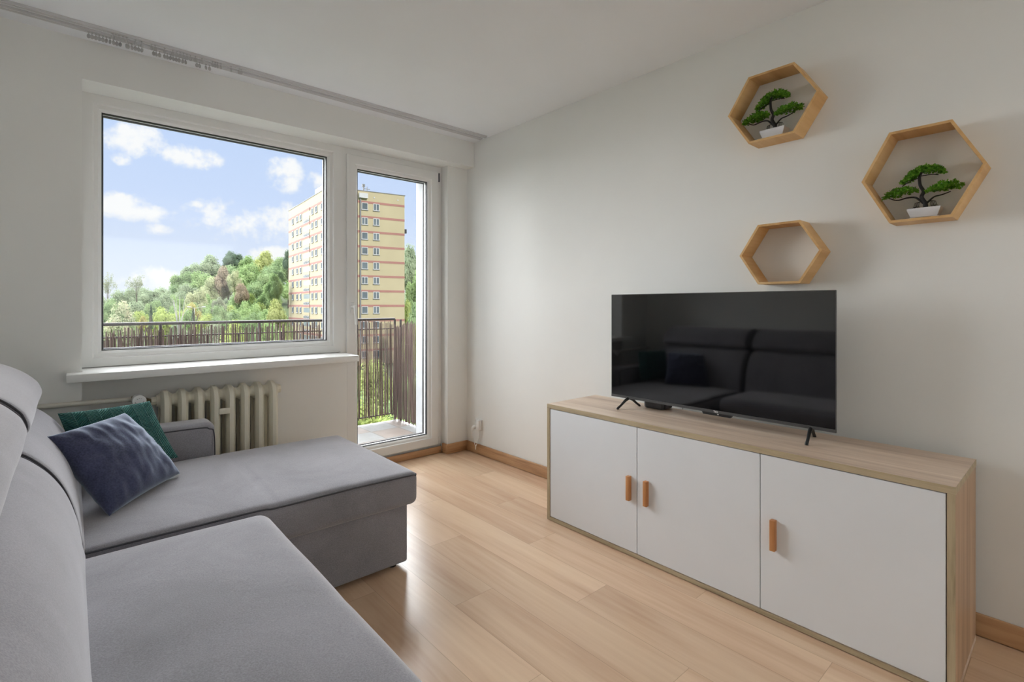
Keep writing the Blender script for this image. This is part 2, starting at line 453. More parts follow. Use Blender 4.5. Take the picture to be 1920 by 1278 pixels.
# skirting boards
def skirt(name, x0, x1, y0, y1, mat, z1=0.082):
    b = new(); box(b, x0, x1, y0, y1, 0.003, z1, 0.004, 2)
    return structure(finish(name, b, mat, smooth=True))
skirt('baseboard_right', XW - 0.014, XW, YR, 3.401, 'skirting_oak')
skirt('baseboard_window', 2.286, XW - 0.0, 3.401, 3.415, 'skirting_oak_x')
skirt('baseboard_pillar', 2.286, 2.30, 3.415, 3.478, 'skirting_oak', 0.0815)
skirt('baseboard_door', 1.49, 2.286, 3.478, 3.492, 'skirting_oak_x', 0.056)
skirt('baseboard_left', XL, XL + 0.014, YR, YB, 'skirting_oak')

# ---------------------------------------------------------------- window and balcony door
def pane(name, x0, x1, z0, z1, y, parent):
    return boxo(name, x0, x1, y, y + 0.004, z0, z1, 'window_glass', parent)
w1 = new()
ring_frame(w1, 0.044, 1.448, 0.872, 2.337, [(0, YF), (0.045, YF), (0.052, YF + 0.012), (0.070, YF + 0.014), (0.085, YF + 0.030), (0.085, YF + 0.075), (0, YF + 0.075)])
w1 = structure(finish('window_1', w1, 'white_pvc', smooth=30))
g = new(); ring_frame(g, 0.128, 1.364, 0.956, 2.253, [(0, YF + 0.029), (0.0055, YF + 0.031), (0.0055, YF + 0.05), (0, YF + 0.05)])
finish('glazing_gasket', g, 'gasket', w1)
g = new(); ring_frame(g, 0.122, 1.370, 0.950, 2.259, [(0, YF + 0.076), (0.016, YF + 0.076), (0.016, YF + 0.089), (0, YF + 0.089)])
finish('outer_bead', g, 'dark_grey_plastic', w1)
pane('glass', 0.128, 1.364, 0.956, 2.253, YF + 0.038, w1)
b = new(); box(b, -0.015, 1.457, 3.212, YB + 0.001, 0.829, 0.869, 0.004)
box(b, 0.046, 1.457, YB, YF + 0.04, 0.834, 0.8688)
s = finish('window_sill', b, 'white_sill', w1, smooth=True)

DX0, DX1 = 1.448, 2.30
d1 = new()
ring_frame(d1, DX0, DX1, 0.058, 2.337, [(0, YF), (0.047, YF), (0.047, YF + 0.07), (0, YF + 0.07)])
d1 = structure(finish('door_1', d1, 'white_pvc', smooth=30))
g = new()
ring_frame(g, 1.491, 2.262, 0.070, 2.292, [(0, YF - 0.016), (0.002, YF - 0.018), (0.062, YF - 0.018), (0.066, YF - 0.008), (0.080, YF - 0.002), (0.090, YF + 0.012), (0.090, YF + 0.06), (0, YF + 0.06)])
sash = finish('door_sash', g, 'white_pvc', d1, smooth=30)
g = new(); ring_frame(g, 1.580, 2.173, 0.159, 2.203, [(0, YF + 0.011), (0.0045, YF + 0.013), (0.0045, YF + 0.035), (0, YF + 0.035)])
finish('glazing_gasket', g, 'gasket', d1)
g = new(); ring_frame(g, 1.574, 2.179, 0.153, 2.209, [(0, YF + 0.061), (0.014, YF + 0.061), (0.014, YF + 0.075), (0, YF + 0.075)])
finish('outer_bead', g, 'dark_grey_plastic', d1)
pane('glass', 1.580, 2.173, 0.159, 2.203, YF + 0.022, d1)
# lever handle
YS = YF - 0.018
g = new(); box(g, 1.513, 1.541, YS - 0.010, YS, 1.145, 1.225, 0.005, 3)
tube(g, [(1.527, YS - 0.008, 1.193), (1.527, YS - 0.045, 1.193)], 0.0105, 14)
tube(g, spline([(1.527, YS - 0.040, 1.196), (1.527, YS - 0.054, 1.188), (1.528, YS - 0.060, 1.15), (1.529, YS - 0.066, 1.11), (1.529, YS - 0.070, 1.066)], 5), [0.010] * 9 + [0.009] * 12, 12)
finish('door_handle', g, 'white_pvc', d1, smooth=True)
for zz in ((2.215, 2.285), (0.075, 0.13)):      # hinge covers at the right of the sash
    g = new(); tube(g, [(2.272, YF - 0.012, zz[0]), (2.272, YF - 0.012, zz[1])], 0.0055, 10); tube(g, [(2.268, YF - 0.014, zz[0]), (2.268, YF - 0.014, zz[0] + .006)], 0.009, 10)
    finish('door_hinge', g, 'dark_grey_plastic' if zz[0] > 1 else 'white_pvc', d1, smooth=True)

w2 = new()
ring_frame(w2, 0.25, 2.15, 0.80, 2.30, [(0, YR + 0.0), (0, YR + 0.04), (0.08, YR + 0.04), (0.08, YR + 0.0)])
structure(finish('fill_light_frame', w2, 'white_pvc'))  # made-up frame added around the rear fill light, out of view

# ---------------------------------------------------------------- curtain track on the ceiling
tr = empty('curtain_track', (1.0, 3.15, ZC), 'white double curtain track running along the ceiling above the window', 'curtain track')
for y0 in (3.110, 3.170):
    g = new()
    x0, x1 = XL + 0.002 - 1.0, 2.462 - 1.0
    for (a, c_, z0, z1) in ((0.0025, 0.0275, -0.006, 0.0), (0.0, 0.0025, -0.011, 0.0), (0.0275, 0.030, -0.011, 0.0), (0.0025, 0.0130, -0.011, -0.009), (0.0170, 0.0275, -0.011, -0.009)):
        box(g, x0, x1, y0 + a - 3.15, y0 + c_ - 3.15, z0, z1)
    rl = finish('rail', g, 'track_white', tr)
    boxo('rail_groove', x0 + 0.001, x1 - 0.001, y0 + 0.003 - 3.15, y0 + 0.027 - 3.15, -0.0070, -0.0062, 'track_shade', rl)
    boxo('end_cap', x1, x1 + 0.004, y0 - 0.001 - 3.15, y0 + 0.031 - 3.15, -0.012, 0, 'track_white', rl)
g = new()
box(g, -0.003, 0.003, -0.0035, 0.0035, -0.008, 0.0)
tube(g, [(0, 0, -0.006), (0, 0, -0.018)], 0.0016, 6)
tube(g, spline([(0, 0, -0.014), (0.0062, 0, -0.020), (0.0062, 0, -0.031), (0, 0, -0.036), (-0.0062, 0, -0.031), (-0.0062, 0, -0.020), (0, 0, -0.014)], 3), 0.0022, 6)
box(g, -0.0045, 0.0045, -0.001, 0.001, -0.034, -0.018)
gl0 = finish('curtain_glider', g, 'glider_plastic', smooth=True)
GA = [0.067, 0.080, 0.094, 0.107, 0.121, 0.134, 0.148, 0.162, 0.175, 0.188, 0.213, 0.219, 0.235, 0.249, 0.262, 0.275, 0.325, 0.336, 0.350, 0.372, 0.384, 0.397, 0.410,
      0.423, 0.436, 0.452, 0.465, 0.517, 0.530, 0.560, 0.577]
GB = [0.155, 0.168, 0.180, 0.195, 0.21, 0.245, 0.27, 0.31, 0.325, 0.365, 0.40, 0.418, 0.432, 0.447, 0.462, 0.478, 0.50, 0.53, 0.58, 0.592, 0.604, 0.62, 0.67, 0.71, 0.72]
first = True
rnd = random.Random(3)
for (lst, yy, lab, grp) in ((GA, 3.185, 'small white plastic curtain glider hanging from the track rail nearer the window', 'gliders on the rail nearer the window'),
                            (GB, 3.125, 'small white plastic curtain glider hanging from the track rail nearer the room', 'gliders on the rail nearer the room')):
    for x in lst:
        o = gl0 if first else gl0.copy()
        if not first: COL.objects.link(o)
        first = False
        o.location = (x, yy, ZC - 0.0085); o.rotation_euler = (0, 0, rnd.uniform(-0.9, 0.9)); o.scale = (0.85, 0.85, 0.9)
        tag(o, lab, 'curtain glider', grp)

# ---------------------------------------------------------------- radiator
rad = empty('radiator', (0.667, 3.36, 0.0), 'cream painted cast iron column radiator under the window sill', 'radiator')
def rad_section():
    g = new()
    zc, hz, hy = 0.43, 0.285, 0.062
    prof = [(-0.010, 0.020), (0.010, 0.020), (0.024, 0.0), (0.024, -0.020), (-0.024, -0.020), (-0.024, 0.0)]
    path = []
    for k in range(40):
        a = 2 * PI * k / 40; c, s_ = math.cos(a), math.sin(a)
        e = 0.32
        y = math.copysign(abs(c) ** e, c) * hy; z = math.copysign(abs(s_) ** e, s_) * hz
        path.append((y, z + zc))
    # resample corner radius: rounded rectangle
    path = []
    rc = 0.05
    for (cy, cz, a0) in ((hy - rc, zc + hz - rc, 0), (-(hy - rc), zc + hz - rc, 90), (-(hy - rc), zc - hz + rc, 180), (hy - rc, zc - hz + rc, 270)):
        for k in range(7):
            a = R(a0 + 90 * k / 6); path.append((cy + rc * math.cos(a), cz + rc * math.sin(a)))
    n = len(path); rings = []
    for k in range(n):
        ty = path[(k + 1) % n][0] - path[k - 1][0]; tz = path[(k + 1) % n][1] - path[k - 1][1]
        L = math.hypot(ty, tz); ny, nz_ = tz / L, -ty / L
        if ny * path[k][0] + nz_ * (path[k][1] - zc) < 0: ny, nz_ = -ny, -nz_
        rings.append([Vector((px, path[k][0] + ny * d, path[k][1] + nz_ * d)) for (px, d) in prof])
    loft(g, rings + [rings[0]], caps=False)
    bmesh.ops.remove_doubles(g, verts=g.verts, dist=1e-5)
    for zz in (zc + hz - 0.035, zc - hz + 0.035):          # hubs
        tube(g, [(-0.0392, -0.0, zz), (-0.030, 0, zz), (-0.020, 0, zz), (0.020, 0, zz), (0.030, 0, zz), (0.0392, 0, zz)], [0.031, 0.033, 0.045, 0.045, 0.033, 0.031], 18)
    box(g, -0.020, 0.020, -0.012, 0.012, 0.20, 0.66, 0.006)   # inner column
    return g
sec = None
for k in range(8):
    if sec is None: sec = finish('radiator_section', rad_section(), 'radiator_cream', rad, smooth=50)
    else:
        o = sec.copy(); COL.objects.link(o); o.parent = rad; sec_o = o
        o.location = ((k) * 0.0784 - 0.274, 0, 0)
sec.location = (-0.274, 0, 0)
g = new(); cyl(g, (-0.274 - 0.062, 0, 0.68), (1, 0, 0), 0.022, 0.03, 8); finish('end_plug', g, 'radiator_cream', rad)
g = new(); cyl(g, (0.275 + 0.036, 0, 0.68), (1, 0, 0), 0.026, 0.018, 8); finish('end_plug', g, 'radiator_cream', rad)
g = new(); box(g, -0.027, 0.029, -0.094, -0.083, 0.578, 0.612, 0.003); cyl(g, (0, -0.094, 0.595), (0, -1, 0), 0.006, 0.004, 10)
finish('bracket', g, 'radiator_cream', rad, smooth=True)
for xx in (-0.20, 0.20):
    g = new(); box(g, xx - 0.012, xx + 0.012, -0.03, 0.03, 0.003, 0.17); finish('foot', g, 'radiator_cream', rad)
# supply pipe with thermostatic valve
pp = empty('heating_pipe', (0.0, 3.29, 0.715), 'pale heating pipe running along the wall to a white thermostatic valve', 'pipe')
g = new(); tube(g, [(XL, 0, 0.008), (0.10, 0, 0.001), (0.262, 0.0, -0.004)], 0.0125, 14); finish('pipe', g, 'pipe_cream', pp, smooth=True)
g = new(); tube(g, [(0.240, 0, -0.003), (0.262, 0, -0.003), (0.262, 0, -0.003), (0.285, 0.03, -0.01), (0.335, 0.07, -0.035)], [0.015, 0.017, 0.017, 0.014, 0.011], 10)
finish('valve_body', g, 'brass', pp, smooth=True)
g = new(); tube(g, [(0.267, 0.0, -0.003), (0.267, -0.02, -0.003), (0.267, -0.022, -0.003), (0.267, -0.07, -0.003), (0.267, -0.082, -0.003), (0.267, -0.084, -0.003)], [0.016, 0.018, 0.028, 0.031, 0.029, 0.020], 28)
vh = finish('thermostat_head', g, 'valve_white', pp, smooth=30)
g = new()
for k in range(13):
    a = R(200 + k * 11.7); c = Vector((0.267 + 0.018 * math.cos(a), -0.0842, -0.003 + 0.018 * math.sin(a)))
    box(g, c.x - 0.0011, c.x + 0.0011, c.y - 0.0006, c.y + 0.001, c.z - 0.0018, c.z + 0.0018)
for (a, b_) in ((-0.008, 0.010), (0.0, 0.013), (0.008, 0.010)): box(g, 0.267 + a - 0.002, 0.267 + a + 0.002, -0.0848, -0.083, b_ - 0.004, b_ - 0.002)
finish('scale_marks', g, 'groove_dark', vh)

# ---------------------------------------------------------------- wall socket with plug and cable
so = empty('wall_socket', (XW, 3.252, 0.24), 'white double wall socket low on the wall near the corner, plug hanging in it', 'socket')
g = new(); box(g, -0.006, 0, -0.046, 0.046, -0.044, 0.044, 0.003, 2)
finish('socket_plate', g, 'socket_white', so, smooth=True)
g = new(); box(g, -0.034, -0.006, -0.042, -0.004, -0.040, 0.040, 0.003, 2)
finish('plug_adapter', g, 'socket_white', so, smooth=True)
g = new(); cyl(g, (-0.0065, 0.024, 0.022), (-1, 0, 0), 0.017, 0.004, 20); finish('socket_insert', g, 'socket_white', so, smooth=30)
g = new()
for dz_ in (-0.006, 0.006): cyl(g, (-0.0107, 0.024, 0.022 + dz_), (-1, 0, 0), 0.0024, 0.0006, 8)
finish('socket_hole', g, 'groove_dark', so)
pg = new(); tube(pg, [(-0.008, 0.024, -0.020), (-0.03, 0.024, -0.020), (-0.045, 0.024, -0.028), (-0.048, 0.026, -0.05)], [0.017, 0.016, 0.011, 0.006], 14)
plug = finish('mains_plug', pg, 'socket_white', smooth=True, loc=(XW, 3.252, 0.24))
tag(plug, 'white mains plug in the wall socket with a thin white looped cable', 'plug')
cg = new()
tube(cg, spline([(-0.048, 0.026, -0.048), (-0.050, 0.024, -0.085), (-0.036, 0.012, -0.15), (-0.030, 0.004, -0.172), (-0.022, -0.004, -0.150), (-0.012, -0.020, -0.09), (-0.020, -0.020, -0.03)], 6), 0.0022, 8)
tube(cg, [(-0.030, 0.004, -0.165), (-0.030, 0.006, -0.200)], 0.004, 8)
finish('cable', cg, 'socket_white', plug, smooth=True)

# ---------------------------------------------------------------- sideboard
SX, SY0, SY1, SH = 2.02, 0.262, 2.004, 0.650
sb = empty('sideboard', (2.24, 1.13, 0.0), 'long low oak-effect sideboard with three white doors against the right wall', 'sideboard')
def L(x): return x - 2.24
def LY(y): return y - 1.13
g = new(); box(g, L(SX), L(2.446), LY(SY0), LY(SY1), SH - 0.024, SH, 0.0015); top = finish('top', g, 'sonoma_oak', sb)
boxo('edge_band', L(SX) - 0.0006, L(SX) + 0.001, LY(SY0), LY(SY1), SH - 0.0235, SH - 0.0005, 'sonoma_edge', top)
boxo('edge_band', L(SX) + .001, L(2.446), LY(SY0) - 0.0006, LY(SY0) + 0.001, SH - 0.0235, SH - 0.0005, 'sonoma_edge', top)
for (ya, yb) in ((SY0 + 0.0005, SY0 + 0.0205), (SY1 - 0.0205, SY1 - 0.0005)):
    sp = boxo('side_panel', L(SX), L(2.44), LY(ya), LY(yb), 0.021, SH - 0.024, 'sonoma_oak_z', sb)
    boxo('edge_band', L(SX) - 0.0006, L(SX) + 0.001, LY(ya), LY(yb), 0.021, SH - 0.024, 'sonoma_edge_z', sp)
bp = boxo('bottom_panel', L(SX), L(2.44), LY(SY0), LY(SY1), 0.003, 0.021, 'sonoma_oak', sb)
boxo('edge_band', L(SX) - 0.0006, L(SX) + 0.001, LY(SY0), LY(SY1), 0.003, 0.021, 'sonoma_edge', bp)
boxo('back_panel', L(2.436), L(2.44), LY(SY0 + .02), LY(SY1 - .02), 0.021, SH - 0.024, 'sonoma_oak', sb)
boxo('carcass_liner', L(SX + .024), L(2.43), LY(SY0 + .021), LY(SY1 - .021), 0.0215, SH - 0.0245, 'groove_dark', sb)
for (ya, yb, hy) in ((0.2855, 0.8375, 0.787), (0.8405, 1.4045, 1.351), (1.4085, 1.9805, 1.447)):
    g = new(); box(g, L(SX + .001), L(SX + .018), LY(ya), LY(yb), 0.024, SH - 0.027, 0.001, 1)
    dr = finish('door', g, 'white_door', sb)
    g = new(); box(g, L(SX) - 0.021, L(SX) + 0.001, LY(hy) - 0.0095, LY(hy) + 0.0095, 0.270, 0.386, 0.0015, 2)
    finish('handle', g, 'handle_wood', dr, smooth=True)

# ---------------------------------------------------------------- television
TX = 2.262
tv = empty('television', (TX, 1.19, SH), 'flat black television standing on the sideboard', 'television')
ya, yb, za, zb = 0.650 - 1.19, 1.742 - 1.19, 0.050, 0.612
g = new(); box(g, 0.004, 0.012, ya, yb, za, zb, 0.002); bz = finish('bezel', g, 'black_plastic', tv)
boxo('lower_bezel', 0.0, 0.006, ya, yb, za, za + 0.013, 'bezel_grey', bz)
boxo('edge_rim', 0.0015, 0.006, ya - .0008, ya + 0.002, za, zb, 'bezel_grey', bz); boxo('edge_rim', 0.0015, 0.006, yb - 0.002, yb + .0008, za, zb, 'bezel_grey', bz)
boxo('edge_rim', 0.0015, 0.006, ya, yb, zb - 0.002, zb + .0008, 'bezel_grey', bz)
boxo('screen', 0.002, 0.0045, ya + 0.002, yb - 0.002, za + 0.013, zb - 0.002, 'tv_screen', tv)
g = new(); rbox(g, 0.012, 0.065, ya + 0.12, yb - 0.12, za + 0.0, za + 0.33, 0.02, 6); finish('rear_housing', g, 'black_plastic', tv, smooth=True)
g = new()
loft(g, [[Vector((0.001, c, z)) for (c, z) in ((0.020, za), (-0.125, za), (-0.118, za - 0.012), (0.013, za - 0.012))],
         [Vector((0.018, c, z)) for (c, z) in ((0.020, za), (-0.125, za), (-0.118, za - 0.012), (0.013, za - 0.012))]])
sn = finish('sensor_bar', g, 'black_plastic', tv)
g = new(); box(g, -0.0002, 0.002, -0.0635, -0.0575, za - 0.006, za - 0.003); finish('status_light', g, 'logo_silver', sn)
for yy, s_ in ((1.632 - 1.19, 1), (0.742 - 1.19, -1)):
    for (fx, fy) in ((-0.074, 0.012 * s_), (0.088, -0.012 * s_)):
        g = new()
        p0 = Vector((0.012, yy, za + 0.004)); p1 = Vector((fx, yy + fy, 0.005))
        pts = [p0, p0.lerp(p1, 0.35) + Vector((0, 0, 0.004)), p0.lerp(p1, 0.7), p1]
        tube(g, [pts[0], pts[1], pts[2], pts[3], p1 + Vector((fx * 0.02, 0, -0.004))], [0.009, 0.0075, 0.006, 0.0065, 0.0068], 10)
        finish('leg', g, 'black_plastic', tv, smooth=True)
cu = bpy.data.curves.new('lettering', 'FONT'); cu.body = 'TCL'; cu.size = 0.0125; cu.extrude = 0.0002; cu.align_x = 'CENTER'; cu.align_y = 'CENTER'; cu.offset = 0.0003
tmp = bpy.data.objects.new('lettering_curve', cu); COL.objects.link(tmp)
bpy.context.view_layer.update()
me = bpy.data.meshes.new_from_object(tmp.evaluated_get(bpy.context.evaluated_depsgraph_get()))
bpy.data.objects.remove(tmp)
me.materials.append(MATS['logo_silver'])
lg = bpy.data.objects.new('logo', me); COL.objects.link(lg); lg.parent = tv
lg.rotation_euler = (R(90), 0, R(-90)); lg.location = (-0.0004, -0.0505, za + 0.0062)
# cable behind the set
g = new(); tube(g, [(2.27, 1.422, 0.76), (2.40, 1.422, 0.74), (2.458, 1.422, 0.70), (2.458, 1.422, 0.45)], 0.0018, 6)
tag(finish('television_cable', g, 'black_plastic', smooth=True), 'thin dark cable hanging down behind the television', 'cable')
# small perforated box
bx = empty('media_box', (2.385, 1.522, SH), 'small dark grey perforated box under the left end of the television', 'box')
g = new(); rbox(g, -0.052, 0.05, -0.058, 0.060, 0.001, 0.046, 0.013, 5); finish('body', g, 'dark_grey_plastic', bx, smooth=True)
g = new()
for i in range(11):
    for j in range(6):
        cyl(g, (-0.0522, 0.040 - i * 0.0078, 0.008 + j * 0.006), (-1, 0, 0), 0.0018, 0.0005, 6)
finish('perforation', g, 'black_plastic', bx)
g = new()
for i in range(8):
    for j in range(6):
        cyl(g, (-0.030 + i * 0.0078, -0.0582, 0.008 + j * 0.006), (0, -1, 0), 0.0018, 0.0005, 6)
finish('perforation', g, 'black_plastic', bx)

# ---------------------------------------------------------------- hexagonal wall shelves
def hexshelf(cy, cz, hw, ht, hh, label, D=0.112):
    e = empty('hexagonal_shelf', (XW, cy, cz), label, 'wall shelf')
    g = new(); th = 0.0095
    outer = [(-hw, 0), (-ht, hh), (ht, hh), (hw, 0), (ht, -hh), (-ht, -hh)]
    k = 1 - th / hh
    inner = [(a - math.copysign(th * 1.12, a) if abs(a) == hw else a - math.copysign(th * 0.60, a), b * k) for a, b in outer]
    for i in range(6):
        j = (i + 1) % 6
        g = new()
        q = [outer[i], outer[j], inner[j], inner[i]]
        loft(g, [[Vector((-D, a, b)) for a, b in q], [Vector((-0.0005, a, b)) for a, b in q]])
        finish('board', g, 'shelf_wood', e)
    return e
hexshelf(0.943, 2.112, 0.197, 0.099, 0.155, 'wooden hexagonal shelf highest on the wall, holding a bonsai')
hexshelf(0.411, 1.695, 0.184, 0.093, 0.175, 'largest wooden hexagonal shelf at far right, holding a bonsai')
hexshelf(0.910, 1.436, 0.174, 0.089, 0.137, 'empty wooden hexagonal shelf just above the television')

def bonsai(y, z, sc, label, seed, flip=1):
    rd = random.Random(seed)
    e = empty('bonsai', (2.438, y, z), label, 'bonsai')
    S = lambda *v: Vector(v) * sc
    g = new()
    def rect(hy, hx, zz): return [S(-hx, -hy, zz), S(hx, -hy, zz), S(hx, hy, zz), S(-hx, hy, zz)]
    loft(g, [rect(0.038, 0.022, 0.006), rect(0.041, 0.024, 0.010), rect(0.046, 0.027, 0.024), rect(0.0495, 0.030, 0.035), rect(0.0495, 0.030, 0.040), rect(0.046, 0.027, 0.040), rect(0.044, 0.025, 0.036)])
    pot = finish('pot', g, 'pot_white', e, smooth=30)
    for sy in (-1, 1):
        g = new(); loft(g, [[S(a * 0.022, sy * 0.040 + b * 0.008, 0) for a, b in ((-1, -1), (1, -1), (1, 1), (-1, 1))], [S(a * 0.022, sy * 0.034 + b * 0.009, 0.0065) for a, b in ((-1, -1), (1, -1), (1, 1), (-1, 1))]])
        finish('pot_foot', g, 'pot_white', pot)
    g = new(); box(g, -0.024 * sc, 0.024 * sc, -0.042 * sc, 0.042 * sc, 0.030 * sc, 0.037 * sc); finish('soil', g, 'soil_dark', e)
    g = new()
    P = lambda *pts: spline([S(0, a * flip, b) for a, b in pts], 5)
    t = P((-0.003, 0.034), (-0.002, 0.050), (-0.000, 0.062), (0.010, 0.085), (0.004, 0.105), (0.014, 0.130), (0.016, 0.160), (0.010, 0.178)); n = len(t)
    tube(g, t, [(0.0085 - 0.0045 * i / n) * sc for i in range(n)], 9)
    t = P((-0.002, 0.056), (-0.012, 0.066), (-0.028, 0.080), (-0.050, 0.084), (-0.075, 0.092)); n = len(t)
    tube(g, t, [(0.004 - 0.0025 * i / n) * sc for i in range(n)], 7)
    t = P((0.004, 0.060), (0.016, 0.074), (0.030, 0.086), (0.055, 0.088), (0.085, 0.083), (0.11, 0.095)); n = len(t)
    tube(g, t, [(0.0045 - 0.003 * i / n) * sc for i in range(n)], 7)
    for br in (((0.014, 0.160), (0.045, 0.150), (0.070, 0.135)), ((0.012, 0.165), (-0.02, 0.165), (-0.04, 0.160))):
        tube(g, P(*br), 0.0018 * sc, 6)
    finish('trunk', g, 'trunk_black', e, smooth=True)
    for sx in (-1, 1):
        g = new()
        for k in range(5):
            a = sx * (0.018 + 0.004 * k)
            pts = [S(0, sx * 0.012 * flip, 0.068), S(0.002 * k - .004, (a * 0.9) * flip, 0.064), S(0.002 * k - .004, a * flip, 0.052 - 0.002 * rd.random()), S(0, (a - sx * 0.004) * flip, 0.043)]
            tube(g, pts, 0.0010 * sc, 5)
            tube(g, [pts[2], pts[2] + S(0, 0.005 * sx * flip, -0.006)], 0.0009 * sc, 5)
        finish('hanging_roots', g, 'trunk_black', e, smooth=True)
    # foliage pads: (centre y, centre z, half width, half height, tilt)
    for (cy, cz, w, h, tl) in ((0.076, 0.108, 0.056, 0.020, -0.12), (-0.058, 0.108, 0.056, 0.019, -0.02), (-0.002, 0.182, 0.052, 0.016, 0.0), (0.045, 0.160, 0.028, 0.014, -0.5), (-0.035, 0.176, 0.026, 0.013, 0.3)):
        g = new()
        for k in range(int(210 * w / 0.05)):
            a = rd.uniform(0, 2 * PI); rr = math.sqrt(rd.random())
            u = rr * math.cos(a); vv = rr * math.sin(a) * 0.75
            zz = (1 - rr * rr) * rd.uniform(0.2, 1.0) - 0.35 * rd.random()
            c = S(vv * 0.040, (cy + u * w) * 1, cz + u * w * tl + zz * h * 1.5)
            c.y *= flip
            for q in range(5):                                    # a tuft of pointed leaves
                d = Vector((rd.uniform(-1, 1), rd.uniform(-1, 1), rd.uniform(-0.25, 1.1))).normalized()
                Lf = rd.uniform(0.007, 0.012) * sc; u_, v_ = frame_of(d)
                a0 = rd.uniform(0, PI); s_ = (u_ * math.cos(a0) + v_ * math.sin(a0)) * Lf * 0.28
                v4 = [g.verts.new(c), g.verts.new(c + d * Lf * 0.5 + s_), g.verts.new(c + d * Lf), g.verts.new(c + d * Lf * 0.5 - s_)]
                g.faces.new(v4)
        finish('foliage', g, 'bonsai_leaf', e)
    return e
bonsai(0.405, 1.5297, 1.0, 'artificial bonsai with white pot in the largest shelf at far right', 5)
bonsai(0.948, 1.9667, 1.09, 'artificial bonsai with white pot in the highest hexagonal shelf', 9)

# ---------------------------------------------------------------- corner sofa
sf = empty('corner_sofa', (0.3, 1.6, 0.0), 'grey fabric corner sofa with chaise at the window end', 'sofa')
OX, OY = 0.3, 1.6
def sofa_part(name, g, mat='sofa_fabric', parent=None, smooth='all'):
    bmesh.ops.translate(g, verts=g.verts, vec=(-OX, -OY, 0))
    return finish(name, g, mat, parent or sf, smooth=smooth)
g = new(); rbox(g, -0.36, 1.172, 2.066, 3.08, 0.022, 0.305, 0.012, 10); sofa_part('chaise_base', g)
# chaise top: slab overhanging the base, soft crown
def dip(w):
    return w
def chz(w):
    if w.z > 0.38:
        k = math.exp(-((w.x - 0.585 + 0.02 * (w.y - 2.5)) / 0.007) ** 2)
        w.z -= 0.0035 * k
    if w.y < 2.2:                                    # the front steps back slightly left of the seam
        w.y += 0.012 * (1 - min(1, max(0, (w.x - 0.53) / 0.06))) * min(1, (2.2 - w.y) / 0.15)
    return w
g = new(); rbox(g, -0.10, 1.213, 2.036, 2.950, 0.286, 0.434, 0.032, 74, crown=0.030, wob=0.002, seed=4, fn=chz); chs = sofa_part('chaise_cushion', g)
g = new(); tube(g, spline([(-0.05, 2.051, 0.430), (0.25, 2.051, 0.431), (0.53, 2.051, 0.430), (0.60, 2.0385, 0.429), (0.9, 2.0385, 0.430), (1.165, 2.039, 0.424), (1.201, 2.048, 0.418), (1.2095, 2.070, 0.415), (1.2115, 2.10, 0.418), (1.2115, 2.5, 0.422), (1.2115, 2.90, 0.418)], 8), 0.0035, 8); sofa_part('piping', g, 'sofa_piping', chs)
# main seat
g = new(); rbox(g, -0.36, 0.505, 0.33, 1.97, 0.022, 0.300, 0.015, 10); sofa_part('seat_base', g)
def seatfn(w):
    # sag lines across the seat
    if w.z > 0.42: w.z -= 0.007 * math.exp(-((w.y - 1.27 - 0.05 * w.x) / 0.018) ** 2)
    return w
g = new(); rbox(g, -0.12, 0.552, 0.32, 1.992, 0.292, 0.452, 0.055, 26, crown=0.016, wob=0.003, seed=2, fn=seatfn); sofa_part('seat_cushion', g)
# backs
BP = [(0.034, 0.43), (0.027, 0.49), (0.017, 0.56), (-0.004, 0.635), (-0.030, 0.69), (-0.062, 0.735), (-0.108, 0.778), (-0.165, 0.797), (-0.24, 0.795), (-0.31, 0.765), (-0.335, 0.68), (-0.335, 0.50), (-0.30, 0.40), (-0.15, 0.36), (0.0, 0.37)]
HP = [(-0.090, 0.842), (-0.097, 0.872), (-0.110, 0.895), (-0.147, 0.932), (-0.205, 0.967), (-0.27, 0.985), (-0.335, 0.982), (-0.372, 0.945), (-0.375, 0.88), (-0.345, 0.835), (-0.28, 0.812), (-0.20, 0.803), (-0.13, 0.806), (-0.100, 0.820)]
for (y0, y1, sd, nm) in ((2.030, 2.90, 3, 'far'), (0.34, 2.012, 7, 'near')):
    g = new(); grow_y(g, BP, y0, y1, 0.035, 22, 0.003, sd); bc = sofa_part('back_cushion', g)
    g = new(); grow_y(g, HP, y0 + (0.012 if nm == 'far' else 0.0), y1 - (0.0 if nm == 'far' else 0.012), 0.030, 22, 0.003, sd + 2); hr = sofa_part('headrest', g)
    for (pf, par) in ((BP, bc), (HP, hr)):
        ye = (y0 + 0.004) if nm == 'far' else (y1 - 0.006)
        if pf is HP: ye += 0.010 if nm == 'far' else -0.010
        cl = spline([Vector((a, b, 0)) for a, b in pf], 4, True); cen = sum(cl, Vector()) / len(cl)
        g = new(); tube(g, [Vector((cen.x + (p.x - cen.x) * 0.955, ye + (0.006 if nm == 'far' else -0.004), cen.y + (p.y - cen.y) * 0.955)) for p in cl + [cl[0]]], 0.0032, 6, False)
        sofa_part('piping', g, 'sofa_piping', par)
g = new(); rbox(g, -0.405, -0.325, 0.33, 3.08, 0.022, 0.70, 0.02, 8); sofa_part('back_frame', g)
# armrest at the window end
g = new(); rbox(g, -0.38, 0.563, 2.955, 3.125, 0.022, 0.602, 0.034, 12, crown=0.006, wob=0.001, seed=1); ar = sofa_part('armrest', g)
g = new(); tube(g, spline([(-0.1, 2.957, 0.583), (0.45, 2.957, 0.583), (0.535, 2.957, 0.572), (0.556, 2.958, 0.545), (0.560, 2.958, 0.40)], 6), 0.0032, 6); sofa_part('piping', g, 'sofa_piping', ar)
for (xx, yy) in ((1.12, 2.12), (1.12, 3.0), (0.45, 0.40), (-0.3, 0.40), (-0.3, 3.0)):
    g = new(); cyl(g, (xx, yy, 0.0), (0, 0, 1), 0.02, 0.024, 14); sofa_part('foot', g, 'black_plastic')

